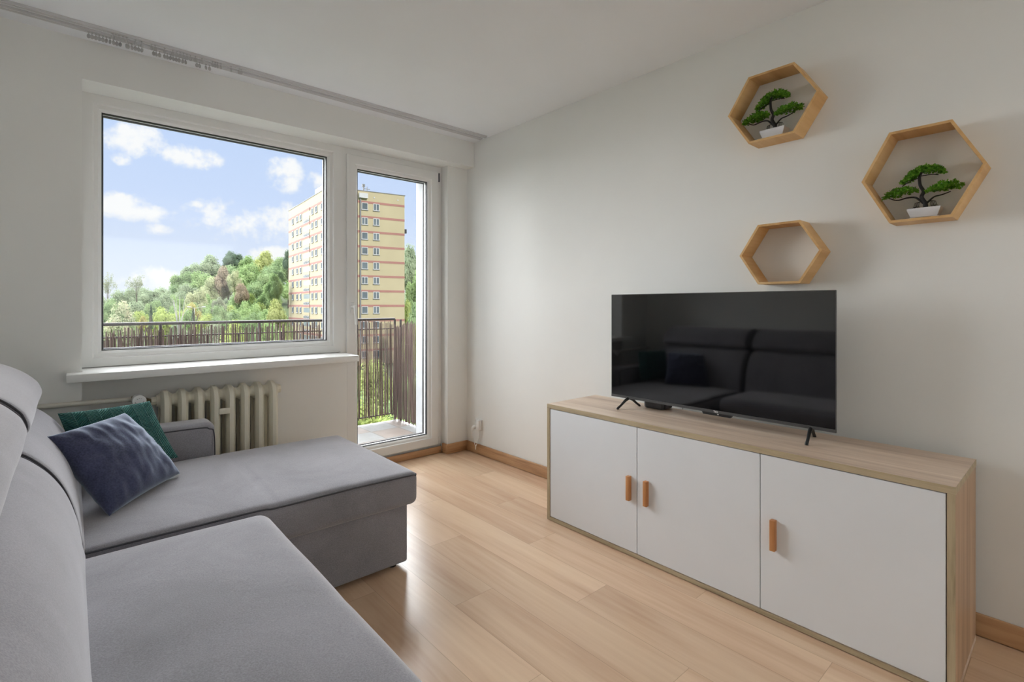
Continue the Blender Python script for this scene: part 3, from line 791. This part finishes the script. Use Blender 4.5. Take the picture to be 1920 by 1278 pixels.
# ---------------------------------------------------------------- scatter cushions
def pillow(name, A, B, C_, D_, thick, mat, label, seed, n=64, fold=0.006):
    """corner points in order; the stuffing bulges along the normal, corners stay pinched"""
    A, B, C_, D_ = map(Vector, (A, B, C_, D_)); g = new(); uvl = g.loops.layers.uv.new('UVMap')
    nrm = (B - A).cross(D_ - A).normalized()
    cen = (A + B + C_ + D_) / 4
    def pt(u, v, s_):
        eu = (2 * u - 1); ev = (2 * v - 1)
        # edges bow inward between the corners
        pu = u + 0.020 * (1 - ev * ev) * (-eu) * abs(eu) ** 1.5 * 1.0
        pv = v + 0.020 * (1 - eu * eu) * (-ev) * abs(ev) ** 1.5 * 1.0
        p = (A * (1 - pu) + B * pu) * (1 - pv) + (D_ * (1 - pu) + C_ * pu) * pv
        h = max(0.0, (1 - eu ** 2) * (1 - ev ** 2)) ** 0.42 * (1 - 0.10 * (eu * eu + ev * ev))
        edge = min(1, 6 * min(u, 1 - u, v, 1 - v))
        q = Vector((u * 5, v * 5, seed + s_))
        w = noise.noise(q) * fold * 1.2 * edge
        w += noise.noise(Vector((u * 14 + seed, v * 5, seed * 2))) * fold * 0.45 * edge
        # wrinkles that run in from the rim
        w += fold * 1.1 * edge * max(0, (max(abs(eu), abs(ev)) - 0.35)) * math.sin(34 * (u if abs(ev) > abs(eu) else v) + 3 * noise.noise(Vector((u * 4, v * 4, seed))) + seed)
        return p + nrm * s_ * (h * thick / 2 + w)
    for s_ in (1, -1):
        V = [[None] * (n + 1) for _ in range(n + 1)]
        for i in range(n + 1):
            for j in range(n + 1): V[i][j] = g.verts.new(pt(i / n, j / n, s_))
        for i in range(n):
            for j in range(n):
                idx = ((i, j), (i + 1, j), (i + 1, j + 1), (i, j + 1))
                if s_ < 0: idx = idx[::-1]
                f = g.faces.new([V[a][b] for a, b in idx])
                for lp, (a, b) in zip(f.loops, idx): lp[uvl].uv = (a / n, b / n)
    bmesh.ops.remove_doubles(g, verts=g.verts, dist=0.0005)
    bmesh.ops.translate(g, verts=g.verts, vec=-cen)
    o = finish(name, g, mat, smooth='all', loc=cen)
    return tag(o, label, 'cushion')
# blue: bottom, right, top, left corners ; green leans on the arm behind it
pillow('scatter_cushion', (0.104, 2.285, 0.455), (0.360, 2.60, 0.472), (0.172, 2.67, 0.750), (-0.062, 2.44, 0.735), 0.145, 'blue_velvet',
       'blue-grey velvet scatter cushion lying in front of the green one', 2.0)
pillow('scatter_cushion', (0.030, 2.78, 0.468), (0.385, 2.84, 0.482), (0.285, 2.935, 0.748), (-0.040, 2.84, 0.750), 0.12, 'green_velvet',
       'teal green quilted scatter cushion with herringbone stitching against the armrest', 6.0, fold=0.003)

# ---------------------------------------------------------------- balcony
def tile_mat():
    m, t, b = principled('balcony_tile', (0.6, 0.55, 0.5), 0.5)
    c = t.node('ShaderNodeTexCoord').outputs['Object']
    s3 = t.node('ShaderNodeSeparateXYZ', ins={0: c})
    fx = t.math('DIVIDE', t.math('SUBTRACT', s3.outputs[0], 2.19), 0.295); fy = t.math('DIVIDE', t.math('SUBTRACT', s3.outputs[1], 4.255), 0.315)
    ch = t.math('MODULO', t.math('ADD', t.math('FLOOR', fx), t.math('ADD', t.math('FLOOR', fy), 100.0)), 2.0)
    n = t.node('ShaderNodeTexNoise', ins={'Vector': c, 'Scale': 9.0, 'Detail': 4.0})
    a = t.ramp(n.outputs[0], [(0.3, (0.175, 0.175, 0.165)), (0.7, (0.215, 0.215, 0.205))])
    bb = t.ramp(n.outputs[0], [(0.3, (0.175, 0.135, 0.110)), (0.7, (0.21, 0.168, 0.14))])
    col = t.mix(ch, bb, a)
    ex = t.math('MINIMUM', t.math('FRACT', fx), t.math('SUBTRACT', 1.0, t.math('FRACT', fx)))
    ey = t.math('MINIMUM', t.math('FRACT', fy), t.math('SUBTRACT', 1.0, t.math('FRACT', fy)))
    g_ = t.math('LESS_THAN', t.math('MINIMUM', ex, ey), 0.012)
    t.l.new(t.mix(g_, col, (0.08, 0.07, 0.06)), b.inputs['Base Color'])
tile_mat()
structure(boxo('balcony_floor', XL - 0.2, 2.66, YO, 4.90, -0.22, -0.02, 'balcony_tile'))
ry, rx = 4.95, 2.647
rl = empty('balcony_railing', (1.2, ry, 0.0), 'dark brown metal balcony railing outside the window and balcony door', 'railing')
def RL(p): return (p[0] - 1.2, p[1] - ry, p[2])
def bar(name, pts, r, sq=False):
    g = new(); tube(g, [RL(p) for p in pts], r, 8); return finish(name, g, 'rail_brown', rl, smooth=True)
bar('top_rail', [(XL - .1, ry, 1.058), (rx, ry, 1.058), (rx, ry, 1.058), (rx, YO, 1.058)], 0.013)
bar('middle_rail', [(XL - .1, ry, 0.955), (rx, ry, 0.955), (rx, ry, 0.955), (rx, YO, 0.955)], 0.006)
bar('bottom_rail', [(XL - .1, ry, 0.040), (rx, ry, 0.040), (rx, ry, 0.040), (rx, YO, 0.040)], 0.007)
for x in (-0.2, 0.55, 1.29, 2.03, 2.647):
    bar('post', [(x, ry, -0.15), (x, ry, 1.055)], 0.012)
bar('post', [(rx, 4.82, -0.02), (rx, 4.82, 1.055)], 0.012)
for x in [(-0.2 + 0.12 * k) for k in range(24)]:
    if x < rx - .05: bar('baluster', [(x, ry, 0.04), (x, ry, 0.955)], 0.006)
rnd = random.Random(11)
def cane_mat(name, a, b_):
    m, t, bs = principled(name, a, 0.8)
    c = t.node('ShaderNodeTexCoord').outputs['Object']
    mp = t.node('ShaderNodeMapping', ins={'Vector': c, 'Scale': (95, 95, 2.0)})
    n = t.node('ShaderNodeTexNoise', ins={'Vector': mp.outputs[0], 'Scale': 1.0, 'Detail': 2.0})
    t.l.new(t.ramp(n.outputs[0], [(0.30, a), (0.70, b_)]), bs.inputs['Base Color'])
cane_mat('cane_brown', (0.060, 0.034, 0.028), (0.22, 0.15, 0.125))
def screen_reed(name, axis, a0, a1, fixed, topf, botf, step, label):
    g = new(); a = a0
    while a < a1:
        r = rnd.uniform(0.0030, 0.0072)
        t1 = topf(a) + rnd.uniform(-0.025, 0.020); b1 = botf + rnd.uniform(-0.02, 0.02)
        lean = rnd.gauss(0, 0.010); off = rnd.uniform(-0.004, 0.004)
        pts = []
        for k in range(5):
            f = k / 4; aa = a + lean * (f - 0.5) + rnd.uniform(-0.002, 0.002)
            z = b1 + (t1 - b1) * f
            pts.append((aa, fixed + off, z) if axis == 'x' else (fixed + off, aa, z))
        tube(g, pts, [r, r, r * .95, r * .9, r * .8], 5)
        a += r * 2 + max(0, rnd.gauss(step, step * 0.9))
    for z in (0.22, 0.5, 0.80):
        p = [(a0, fixed - 0.006, z), (a1, fixed - 0.006, z)] if axis == 'x' else [(fixed - 0.006, a0, z), (fixed - 0.006, a1, z)]
        tube(g, p, 0.0009, 4)
    return tag(finish(name, g, 'cane_brown', smooth=True), label, 'reed screen')
def tf(a): return 1.036 + 0.010 * math.sin(a * 9) if a > 0.45 else 1.0 + 0.036 * max(0, (a - 0.15) / 0.30)
screen_reed('reed_screen', 'x', 0.86, 2.63, ry - 0.022, tf, 0.035, 0.0028, 'brown willow cane screen tied along the front of the balcony railing')
screen_reed('reed_screen', 'x', -0.35, 0.84, ry - 0.022, tf, 0.035, 0.0030, 'left stretch of brown cane screen on the railing, seen low in the window')
screen_reed('reed_screen', 'x', -0.35, 0.86, ry - 0.042, lambda a: 0.955, 0.035, 0.0008, 'dense lower brown cane screen on the railing at the left of the window')
screen_reed('reed_screen', 'y', YO + 0.05, 4.925, rx - 0.022, lambda a: 1.01 + 0.03 * math.sin(a * 14), -0.0, 0.0018, 'dense cane screen on the side railing seen through the balcony door')

# ---------------------------------------------------------------- outside: ground, hill, tower block, trees
def Dir(px):
    a = (px - 960) / 944.9; return Vector((math.sin(R(41.24)) + math.cos(R(41.24)) * a, math.cos(R(41.24)) - math.sin(R(41.24)) * a, 0))
def gh(x, y):
    h = -10.5
    h += 17 * math.exp(-((x - 52) / 34) ** 2 - ((y - 205) / 62) ** 2)
    h += 15 * math.exp(-((x - 98) / 34) ** 2 - ((y - 150) / 40) ** 2)
    h += 5 * math.exp(-((x - 10) / 60) ** 2 - ((y - 300) / 60) ** 2)
    return h
g = new(); nx, ny = 60, 60
V = [[None] * (ny + 1) for _ in range(nx + 1)]
for i in range(nx + 1):
    for j in range(ny + 1):
        x = -80 + 300 * i / nx; y = 6 + 394 * (j / ny) ** 1.4
        V[i][j] = g.verts.new((x, y, gh(x, y)))
for i in range(nx):
    for j in range(ny): g.faces.new((V[i][j], V[i + 1][j], V[i + 1][j + 1], V[i][j + 1]))
structure(finish('hillside', g, 'meadow', smooth='all'))

simple('tower_yellow', (0.37, 0.315, 0.20), 0.9, 0.04, 0.4)
simple('tower_red', (0.29, 0.135, 0.115), 0.9, 0.04, 0.4)
simple('tower_white', (0.42, 0.42, 0.42), 0.7)
simple('tower_grey', (0.16, 0.16, 0.165), 0.7)
simple('tower_glass', (0.10, 0.12, 0.135), 0.75, 0.35, 0.35)
MATS['tower_glass'].node_tree.nodes['Principled BSDF'].inputs['Specular IOR Level'].default_value = 0.1
simple('tower_glass_pale', (0.25, 0.29, 0.31), 0.2, 0.1, 0.4)
Cc = Vector((35.147, 90.448, 0)); Lc = Vector((37.304, 119.504, 0)); Rc = Vector((49.197, 88.02, 0))
ROOF, BASE = 22.7, -11.0
tb = empty('apartment_tower', (42, 104, BASE), 'tall pale yellow apartment tower block with red bands seen through the window', 'building')
def TP(v): return Vector((v.x - 42, v.y - 104, v.z - BASE))
def face_box(g, P0, P1, u0, u1, z0, z1, d0, d1):
    """box on the face P0->P1: u along it, d outwards (towards the viewer)"""
    e = (P1 - P0).normalized(); nr = Vector((e.y, -e.x, 0))
    if nr.dot(-P0) < 0: nr = -nr
    q = [(u0, d0), (u1, d0), (u1, d1), (u0, d1)]
    lo_ = [TP(P0 + e * u + nr * d + Vector((0, 0, z0))) for u, d in q]; hi = [p + Vector((0, 0, z1 - z0)) for p in lo_]
    loft(g, [lo_, hi])
g = new(); Dc = Lc + Rc - Cc
loft(g, [[TP(p + Vector((0, 0, BASE - 1))) for p in (Cc, Rc, Dc, Lc)], [TP(p + Vector((0, 0, ROOF))) for p in (Cc, Rc, Dc, Lc)]])
finish('facade', g, 'tower_yellow', tb)
g = new(); face_box(g, Cc, Rc, -0.1, 14.4, ROOF, ROOF + 0.12, -0.3, 0.08); face_box(g, Cc, Lc, -0.1, 29.2, ROOF, ROOF + 0.12, -0.3, 0.08); finish('roof_coping', g, 'tower_grey', tb)
for k in range(11):
    z = 20.67 - 2.78 * k
    for (P1, ln) in ((Rc, 14.27), (Lc, 29.14)):
        g = new(); face_box(g, Cc, P1, 0, ln, z - 0.21, z + 0.21, 0.0, 0.03); finish('red_band', g, 'tower_red', tb)
rdt = random.Random(8)
def twin(P1, u0, u1, z0, z1, style):
    g = new(); f = 0.11
    face_box(g, Cc, P1, u0, u1, z0, z0 + f, 0.0, 0.09); face_box(g, Cc, P1, u0, u1, z1 - f, z1, 0.0, 0.07)
    face_box(g, Cc, P1, u0, u0 + f, z0 + f, z1 - f, 0.0, 0.07); face_box(g, Cc, P1, u1 - f, u1, z0 + f, z1 - f, 0.0, 0.07)
    if style: face_box(g, Cc, P1, (u0 + u1) / 2 - .06, (u0 + u1) / 2 + .06, z0 + f, z1 - f, 0.0, 0.06)
    w = finish('window', g, 'tower_white', tb)
    g = new(); face_box(g, Cc, P1, u0 + f, u1 - f, z0 + f, z1 - f, 0.0, 0.02); finish('pane', g, 'tower_glass', w)
    g = new(); face_box(g, Cc, P1, u0 - .06, u1 + .06, z0 - .09, z0, 0.0, 0.14); finish('ledge', g, 'tower_grey', w)
for k in range(11):
    zt = 20.57 - 2.78 * k
    for i, (u0, u1) in enumerate(((5.92, 7.1), (8.11, 9.28))): twin(Rc, u0, u1, zt - 1.36, zt, i == 1 or k in (1, 5))
for k in range(11):
    zt = 20.45 - 2.78 * k
    for (u0, u1) in ((24.58, 26.0), (20.86, 22.21), (18.16, 19.54), (9.54, 10.66), (6.8, 8.11), (2.96, 4.34)): twin(Lc, u0, u1, zt - 1.25, zt, False)
for k in range(11):                                        # loggia column
    z = 20.67 - 2.78 * k
    g = new(); face_box(g, Cc, Lc, 11.98, 16.62, z - 1.95, z - 1.35, 0.0, 0.08); face_box(g, Cc, Lc, 11.98, 16.62, z - 0.42, z - 0.20, 0.0, 0.08)
    lg_ = finish('loggia', g, 'tower_yellow', tb)
    g = new(); face_box(g, Cc, Lc, 12.1, 16.5, z - 1.35, z - 0.42, 0.0, 0.03); finish('loggia_glazing', g, 'tower_glass_pale', lg_)
    g = new(); 
    for i in range(3): face_box(g, Cc, Lc, 12.3 + i * 1.45, 13.4 + i * 1.45, z - 2.62, z - 2.0, 0.0, 0.12)
    finish('loggia_window', g, 'tower_white', lg_)
    g = new()
    for i in range(3): face_box(g, Cc, Lc, 12.5 + i * 1.45, 13.2 + i * 1.45, z - 2.52, z - 2.1, 0.12, 0.14)
    finish('loggia_pane', g, 'tower_glass', lg_)
    g = new(); face_box(g, Cc, Lc, 11.9, 16.7, z - 0.24, z + 0.22, 0.0, 0.10); finish('loggia_band', g, 'tower_red', lg_)
g = new(); face_box(g, Cc, Lc, 7.0, 15.5, ROOF, ROOF + 2.6, -6.0, -2.0); finish('roof_hut', g, 'tower_white', tb)
g = new(); face_box(g, Cc, Rc, 5.4, 7.0, ROOF - 1.35, ROOF - 0.45, 0.0, 0.5); finish('hopper', g, 'tower_white', tb)
g = new(); face_box(g, Cc, Rc, 5.60, 5.80, BASE, ROOF - 1.2, 0.0, 0.25); finish('drainpipe', g, 'tower_grey', tb)
g = new(); face_box(g, Cc, Rc, 6.3, 6.5, ROOF, ROOF + 1.3, -0.5, -0.3); face_box(g, Cc, Rc, 6.15, 6.65, ROOF + .9, ROOF + 1.4, -0.6, -0.3); face_box(g, Cc, Rc, 6.5, 7.6, ROOF + .5, ROOF + .62, -0.5, -0.4); face_box(g, Cc, Rc, 7.0, 7.1, ROOF, ROOF + 1.0, -0.5, -0.4)
finish('antenna', g, 'tower_grey', tb)
g = new(); face_box(g, Cc, Rc, 14.3, 14.7, ROOF - 7.3, ROOF - 6.5, -0.5, 0.0); finish('floodlight', g, 'black_plastic', tb)
for u in (8.3, 12.9):
    g = new(); face_box(g, Cc, Rc, u - .12, u + .12, ROOF - 1.12, ROOF - 0.88, 0.0, 0.05); finish('wall_vent', g, 'tower_white', tb)

# --- trees
def crown_mesh(seed, lumps, n, leaf, fz=0.85, rs=1.0):
    rd = random.Random(seed); g = new()
    L_ = []
    for k in range(lumps):
        d = Vector((rd.gauss(0, 1), rd.gauss(0, 1), rd.gauss(0.15, 0.8))).normalized() * rd.uniform(0.15, 0.70)
        L_.append((d * (1.25 if rs < 1 else 1), rd.uniform(0.22, 0.40) * rs))
    for (c, r) in (L_ if rs == 1.0 else []):
        bmesh.ops.create_icosphere(g, subdivisions=2, radius=r * 0.74, matrix=__import__('mathutils').Matrix.Translation((c.x, c.y, c.z * fz)))
    for k in range(n):
        c, r = L_[k % lumps]
        d = Vector((rd.gauss(0, 1), rd.gauss(0, 1), rd.gauss(0.1, 1))).normalized()
        p = Vector((c.x, c.y, c.z * fz)) + d * r * rd.uniform(0.70, 1.12)
        nn = (d + Vector((rd.uniform(-1, 1), rd.uniform(-1, 1), rd.uniform(-.6, 1))) * 0.75).normalized()
        u, v = frame_of(nn); s_ = leaf * rd.uniform(0.6, 1.35); a0 = rd.uniform(0, PI)
        U = (u * math.cos(a0) + v * math.sin(a0)) * s_; W = (v * math.cos(a0) - u * math.sin(a0)) * s_ * 0.7
        g.faces.new([g.verts.new(p + U), g.verts.new(p + W), g.verts.new(p - U), g.verts.new(p - W)])
    me = bpy.data.meshes.new('crown'); g.to_mesh(me); g.free(); me.materials.append(MATS['leaf_green']); return me
CM = [crown_mesh(1, 26, 8500, 0.036), crown_mesh(2, 30, 8500, 0.034), crown_mesh(3, 22, 8500, 0.038)]
CL = crown_mesh(6, 46, 3000, 0.026, 1.0, 0.5)                       # loose, airy
def cone_mesh():
    rd = random.Random(4); g = new()
    for k in range(2600):
        z = rd.uniform(-1, 1); r = (1 - (z + 1) / 2) ** 0.9 * 0.9 * (0.72 + 0.28 * abs(math.sin(z * 22)))
        a = rd.uniform(0, 2 * PI); rr = r * rd.uniform(0.5, 1)
        p = Vector((rr * math.cos(a), rr * math.sin(a), z)); d = Vector((math.cos(a), math.sin(a), 0.3))
        u, v = frame_of(d); g.faces.new([g.verts.new(p + d * .09), g.verts.new(p + u * .05), g.verts.new(p - d * .06), g.verts.new(p - u * .05)])
    me = bpy.data.meshes.new('crown'); g.to_mesh(me); g.free(); me.materials.append(MATS['leaf_dark']); return me
CONE = cone_mesh()
g = new(); tube(g, [(0, 0, 0), (0.01, 0, 0.5), (0, 0.02, 1)], [0.055, 0.04, 0.02], 7)
for k in range(7):
    a = k * 2.4; tube(g, [(0, 0, 0.45 + k * .06), (0.12 * math.cos(a), 0.12 * math.sin(a), 0.7 + k * .05)], [0.016, 0.006], 5)
TM = bpy.data.meshes.new('trunk'); g.to_mesh(TM); g.free(); TM.materials.append(MATS['bark_brown'])
idx = 0
def tree(px, top, t, wpx, mat, label, group=None, hpx=None, kind='tree', mesh=None, name='broadleaf_tree'):
    global idx; idx += 1
    d = Dir(px); x, y = d.x * t, d.y * t; base = gh(x, y)
    ztop = 1.2 + t * (573.2 - top) / 944.9; rad_ = wpx * t / 944.9 / 2
    hz = (hpx * t / 944.9 / 2) if hpx else min(rad_ * 1.8, max(rad_ * 1.25, 0.44 * (ztop - base)))
    hz = min(hz, max(1.0, (ztop - base) * 0.5))
    e = empty(name, (x, y, base), label, kind, group, rz=idx * 1.7)
    cm = bpy.data.objects.new('crown', mesh or CM[idx % 3]); COL.objects.link(cm); cm.parent = e
    cm.scale = (rad_, rad_, hz); cm.location = (0, 0, ztop - base - hz)
    cm.material_slots[0].link = 'OBJECT'; cm.material_slots[0].material = MATS[mat]
    H = max(0.5, ztop - base - hz * 0.9)
    tk = bpy.data.objects.new('trunk', TM); COL.objects.link(tk); tk.parent = e; tk.scale = (H * (0.22 if mesh is CL else 0.45), H * (0.22 if mesh is CL else 0.45), H)
    return e
HG = 'green broadleaf trees on the wooded hill'
HL = 'leafy green tree in the wood covering the hill beyond the window'
rdh = random.Random(21)
# crest and slopes of the wooded hill
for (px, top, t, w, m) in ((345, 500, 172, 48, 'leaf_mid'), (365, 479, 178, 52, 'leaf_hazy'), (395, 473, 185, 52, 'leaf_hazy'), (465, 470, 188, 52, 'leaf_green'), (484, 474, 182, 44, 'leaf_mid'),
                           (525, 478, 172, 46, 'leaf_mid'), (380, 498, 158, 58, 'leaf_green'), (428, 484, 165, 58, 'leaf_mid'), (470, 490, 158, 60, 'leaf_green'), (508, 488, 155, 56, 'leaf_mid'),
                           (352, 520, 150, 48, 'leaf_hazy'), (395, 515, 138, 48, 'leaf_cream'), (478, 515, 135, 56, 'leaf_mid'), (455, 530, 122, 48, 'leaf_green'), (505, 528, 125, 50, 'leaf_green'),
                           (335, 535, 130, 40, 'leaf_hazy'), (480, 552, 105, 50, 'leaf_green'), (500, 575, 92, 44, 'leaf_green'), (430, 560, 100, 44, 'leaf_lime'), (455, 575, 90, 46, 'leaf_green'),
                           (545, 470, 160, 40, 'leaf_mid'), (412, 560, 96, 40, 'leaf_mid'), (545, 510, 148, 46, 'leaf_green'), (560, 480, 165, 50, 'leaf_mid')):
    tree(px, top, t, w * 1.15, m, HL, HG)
rdq = random.Random(77)
for (t, top0) in ((128, 545), (112, 556), (98, 568), (86, 580), (76, 592)):
    px = 322 + rdq.uniform(0, 10)
    while px < (515 if t > 90 else 550):
        if not (430 > px > 350 and t < 80): tree(px, top0 + rdq.uniform(-7, 7), t, rdq.uniform(40, 52), rdq.choice(['leaf_green', 'leaf_mid', 'leaf_green', 'leaf_lime', 'leaf_hazy']), HL, HG)
        px += rdq.uniform(26, 34)
tree(498, 466, 180, 50, 'leaf_yellow', 'tallest yellowish tree on the hill crest left of the tower block')
tree(436, 462, 192, 46, 'leaf_dark', 'dark green pine standing up on the hill crest', hpx=60, name='pine_tree', mesh=CM[1])
tree(541, 458, 150, 26, 'leaf_dark', 'narrow dark tree rising right at the left edge of the tower block', hpx=60)
tree(418, 494, 140, 52, 'leaf_purple', 'reddish brown leaved tree in the middle of the hill')
tree(441, 498, 136, 32, 'leaf_cream', 'white blossoming tree beside the reddish brown one on the hill')
tree(455, 520, 118, 34, 'leaf_purple', 'smaller reddish tree below the blossoming one on the hill')
tree(514, 508, 112, 42, 'leaf_green', 'bright green tree just left of the tower block')
tree(370, 528, 112, 52, 'leaf_cream', 'cream flowering tree at the foot of the hill')
tree(360, 555, 92, 40, 'leaf_gold', 'ochre leaved tree behind the bare white birch')
tree(517, 556, 84, 46, 'leaf_yellow', 'yellow green tree in front of the tower block base')
tree(410, 548, 98, 36, 'leaf_grey', 'greyish budding tree in front of the hill')
tree(395, 586, 78, 60, 'leaf_grey', 'low greyish bush behind the balcony railing')
tree(440, 594, 66, 64, 'leaf_lime', 'lime green bush just above the balcony railing')
tree(508, 590, 62, 50, 'leaf_green', 'green bush above the railing beside the tower block')
# left side
LG = 'distant hazy trees left of the hill'
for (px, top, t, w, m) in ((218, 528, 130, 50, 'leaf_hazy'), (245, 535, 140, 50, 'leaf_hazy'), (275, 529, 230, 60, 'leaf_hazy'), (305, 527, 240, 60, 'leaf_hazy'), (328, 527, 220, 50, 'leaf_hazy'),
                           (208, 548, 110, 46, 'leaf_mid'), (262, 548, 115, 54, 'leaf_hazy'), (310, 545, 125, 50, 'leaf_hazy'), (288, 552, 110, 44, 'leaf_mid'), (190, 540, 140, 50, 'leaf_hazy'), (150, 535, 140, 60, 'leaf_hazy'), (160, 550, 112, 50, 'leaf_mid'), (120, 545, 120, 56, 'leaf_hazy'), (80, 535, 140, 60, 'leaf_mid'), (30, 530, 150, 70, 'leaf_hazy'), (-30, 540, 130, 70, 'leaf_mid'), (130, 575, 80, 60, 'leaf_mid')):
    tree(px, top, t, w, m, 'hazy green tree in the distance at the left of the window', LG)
tree(202, 503, 125, 30, 'leaf_grey', 'thin tall loose tree at the left edge of the window', hpx=70, mesh=CL)
tree(256, 510, 128, 40, 'leaf_grey', 'thin airy tree silhouetted above the distant trees at left', hpx=50, mesh=CL)
tree(228, 558, 72, 72, 'leaf_blossom', 'round chestnut tree with white blossom low at the left of the window')
tree(304, 560, 80, 66, 'leaf_lime', 'light green tree right of the blossoming chestnut')
tree(266, 570, 84, 40, 'leaf_lime', 'light green tree tucked between the chestnut and the spruce')
tree(268, 590, 62, 20, 'leaf_gold', 'small golden yellow shrub beside the spruce')
tree(283, 571, 64, 15, 'leaf_dark', 'small pointed spruce between the light green trees', hpx=46, mesh=CONE, name='spruce_tree')
tree(362, 575, 60, 12, 'leaf_dark', 'small dark conifer beside the street lamp', hpx=30, mesh=CONE, name='spruce_tree')
# bare birch
d = Dir(336) * 70; e = empty('birch_tree', (d.x, d.y, gh(d.x, d.y)), 'bare white branched tree in front of the hill', 'tree')
g = new(); rb = random.Random(5)
zb_ = gh(d.x, d.y); top_ = 1.2 + 70 * (573.2 - 553) / 944.9 - zb_
for k in range(9):
    a = rb.uniform(0, 2 * PI); s_ = rb.uniform(0.4, 1.7); t0 = rb.uniform(0.45, 0.75)
    tube(g, spline([(0, 0, top_ * 0.3), (0.15 * s_ * math.cos(a), 0.15 * s_ * math.sin(a), top_ * t0), (s_ * math.cos(a), s_ * math.sin(a), top_ * rb.uniform(0.85, 1.0))], 4), [0.08, 0.07, 0.06, 0.055, 0.05, 0.04, 0.035, 0.03, 0.02], 6)
tube(g, [(0, 0, 0), (0, 0, top_ * 0.5)], [0.2, 0.12], 7)
finish('branches', g, 'bark_pale', e, smooth=True)
# right side, seen through the balcony door
for (px, top, t, w, m, l) in ((768, 451, 150, 40, 'leaf_hazy', 'hazy green tree top right of the tower block'), (778, 500, 120, 34, 'leaf_green', 'green tree halfway down right of the tower block'),
                              (764, 540, 105, 30, 'leaf_lime', 'light green tree beside the right edge of the tower block'), (780, 560, 90, 40, 'leaf_mid', 'darker tree low at the right of the tower block'),
                              (795, 470, 140, 44, 'leaf_green', 'tree hidden behind the outside wall edge at right'), (770, 588, 75, 36, 'leaf_lime', 'light green bush just above the side railing')):
    tree(px, top, t, w * 1.3, m, l, hpx=130)
# tree tops below the balcony
NG = 'tree tops below the balcony'
for (px, top, t, w, m) in ((700, 668, 42, 120, 'leaf_lime'), (650, 690, 40, 120, 'leaf_green'), (760, 676, 38, 120, 'leaf_green'), (690, 735, 26, 150, 'leaf_lime'), (740, 745, 24, 150, 'leaf_lime'), (780, 720, 26, 140, 'leaf_green'),
                           (640, 740, 26, 140, 'leaf_green'), (560, 640, 46, 110, 'leaf_lime'), (480, 640, 44, 100, 'leaf_lime'), (610, 650, 48, 90, 'leaf_green'), (290, 640, 48, 110, 'leaf_yellow'), (220, 640, 46, 110, 'leaf_green'),
                           (400, 650, 40, 90, 'leaf_grey'), (345, 660, 38, 80, 'leaf_lime'), (530, 610, 60, 70, 'leaf_lime'), (700, 790, 16, 220, 'leaf_lime'), (640, 800, 17, 220, 'leaf_green'), (770, 790, 16, 220, 'leaf_lime')):
    tree(px, top, t, w, m, 'leafy tree top growing below the balcony, seen between the canes', NG)
# street lamp, two arms
d = Dir(364.5) * 66; zb_ = gh(d.x, d.y)
sl = empty('street_lamp', (d.x, d.y, zb_), 'grey street lamp with two arms among the bushes', 'street lamp')
H = 1.2 + 66 * (573.2 - 577) / 944.9 - zb_
g = new(); tube(g, [(0, 0, 0), (0, 0, H)], [0.06, 0.03], 8); finish('pole', g, 'tower_white', sl, smooth=True)
ax = Vector((math.cos(R(41)), -math.sin(R(41)), 0))
for s_, ln in ((-1, 0.5), (1, 1.0)):
    g = new(); tube(g, [(0, 0, H - 0.05), tuple(ax * s_ * ln + Vector((0, 0, H + 0.12)))], 0.022, 6)
    p = ax * s_ * ln + Vector((0, 0, H + 0.12)); tube(g, [tuple(p), tuple(p + ax * s_ * 0.45)], [0.05, 0.065], 8); finish('lamp_arm', g, 'tower_white', sl, smooth=True)
# two small houses partly hidden by the canes
for (px, t, w, h, lab) in ((332, 52, 3.4, 6.6, 'small house with a red roof seen between the canes, nearer the birch'), (425, 56, 4.4, 6.9, 'small house with a red roof seen between the canes at mid window')):
    d = Dir(px) * t; zb_ = gh(d.x, d.y); e = empty('house', (d.x, d.y, zb_), lab, 'house', rz=R(-12))
    boxo('walls', -w / 2, w / 2, -2, 2, -0.5, h - 1.2, 'tower_white', e)
    g = new(); a = w / 2 + .3
    loft(g, [[Vector((-a, -2.3, h - 1.3)), Vector((a, -2.3, h - 1.3)), Vector((0, -2.3, h))], [Vector((-a, 2.3, h - 1.3)), Vector((a, 2.3, h - 1.3)), Vector((0, 2.3, h))]]); finish('roof', g, 'tower_red', e)
bpy.context.view_layer.update()
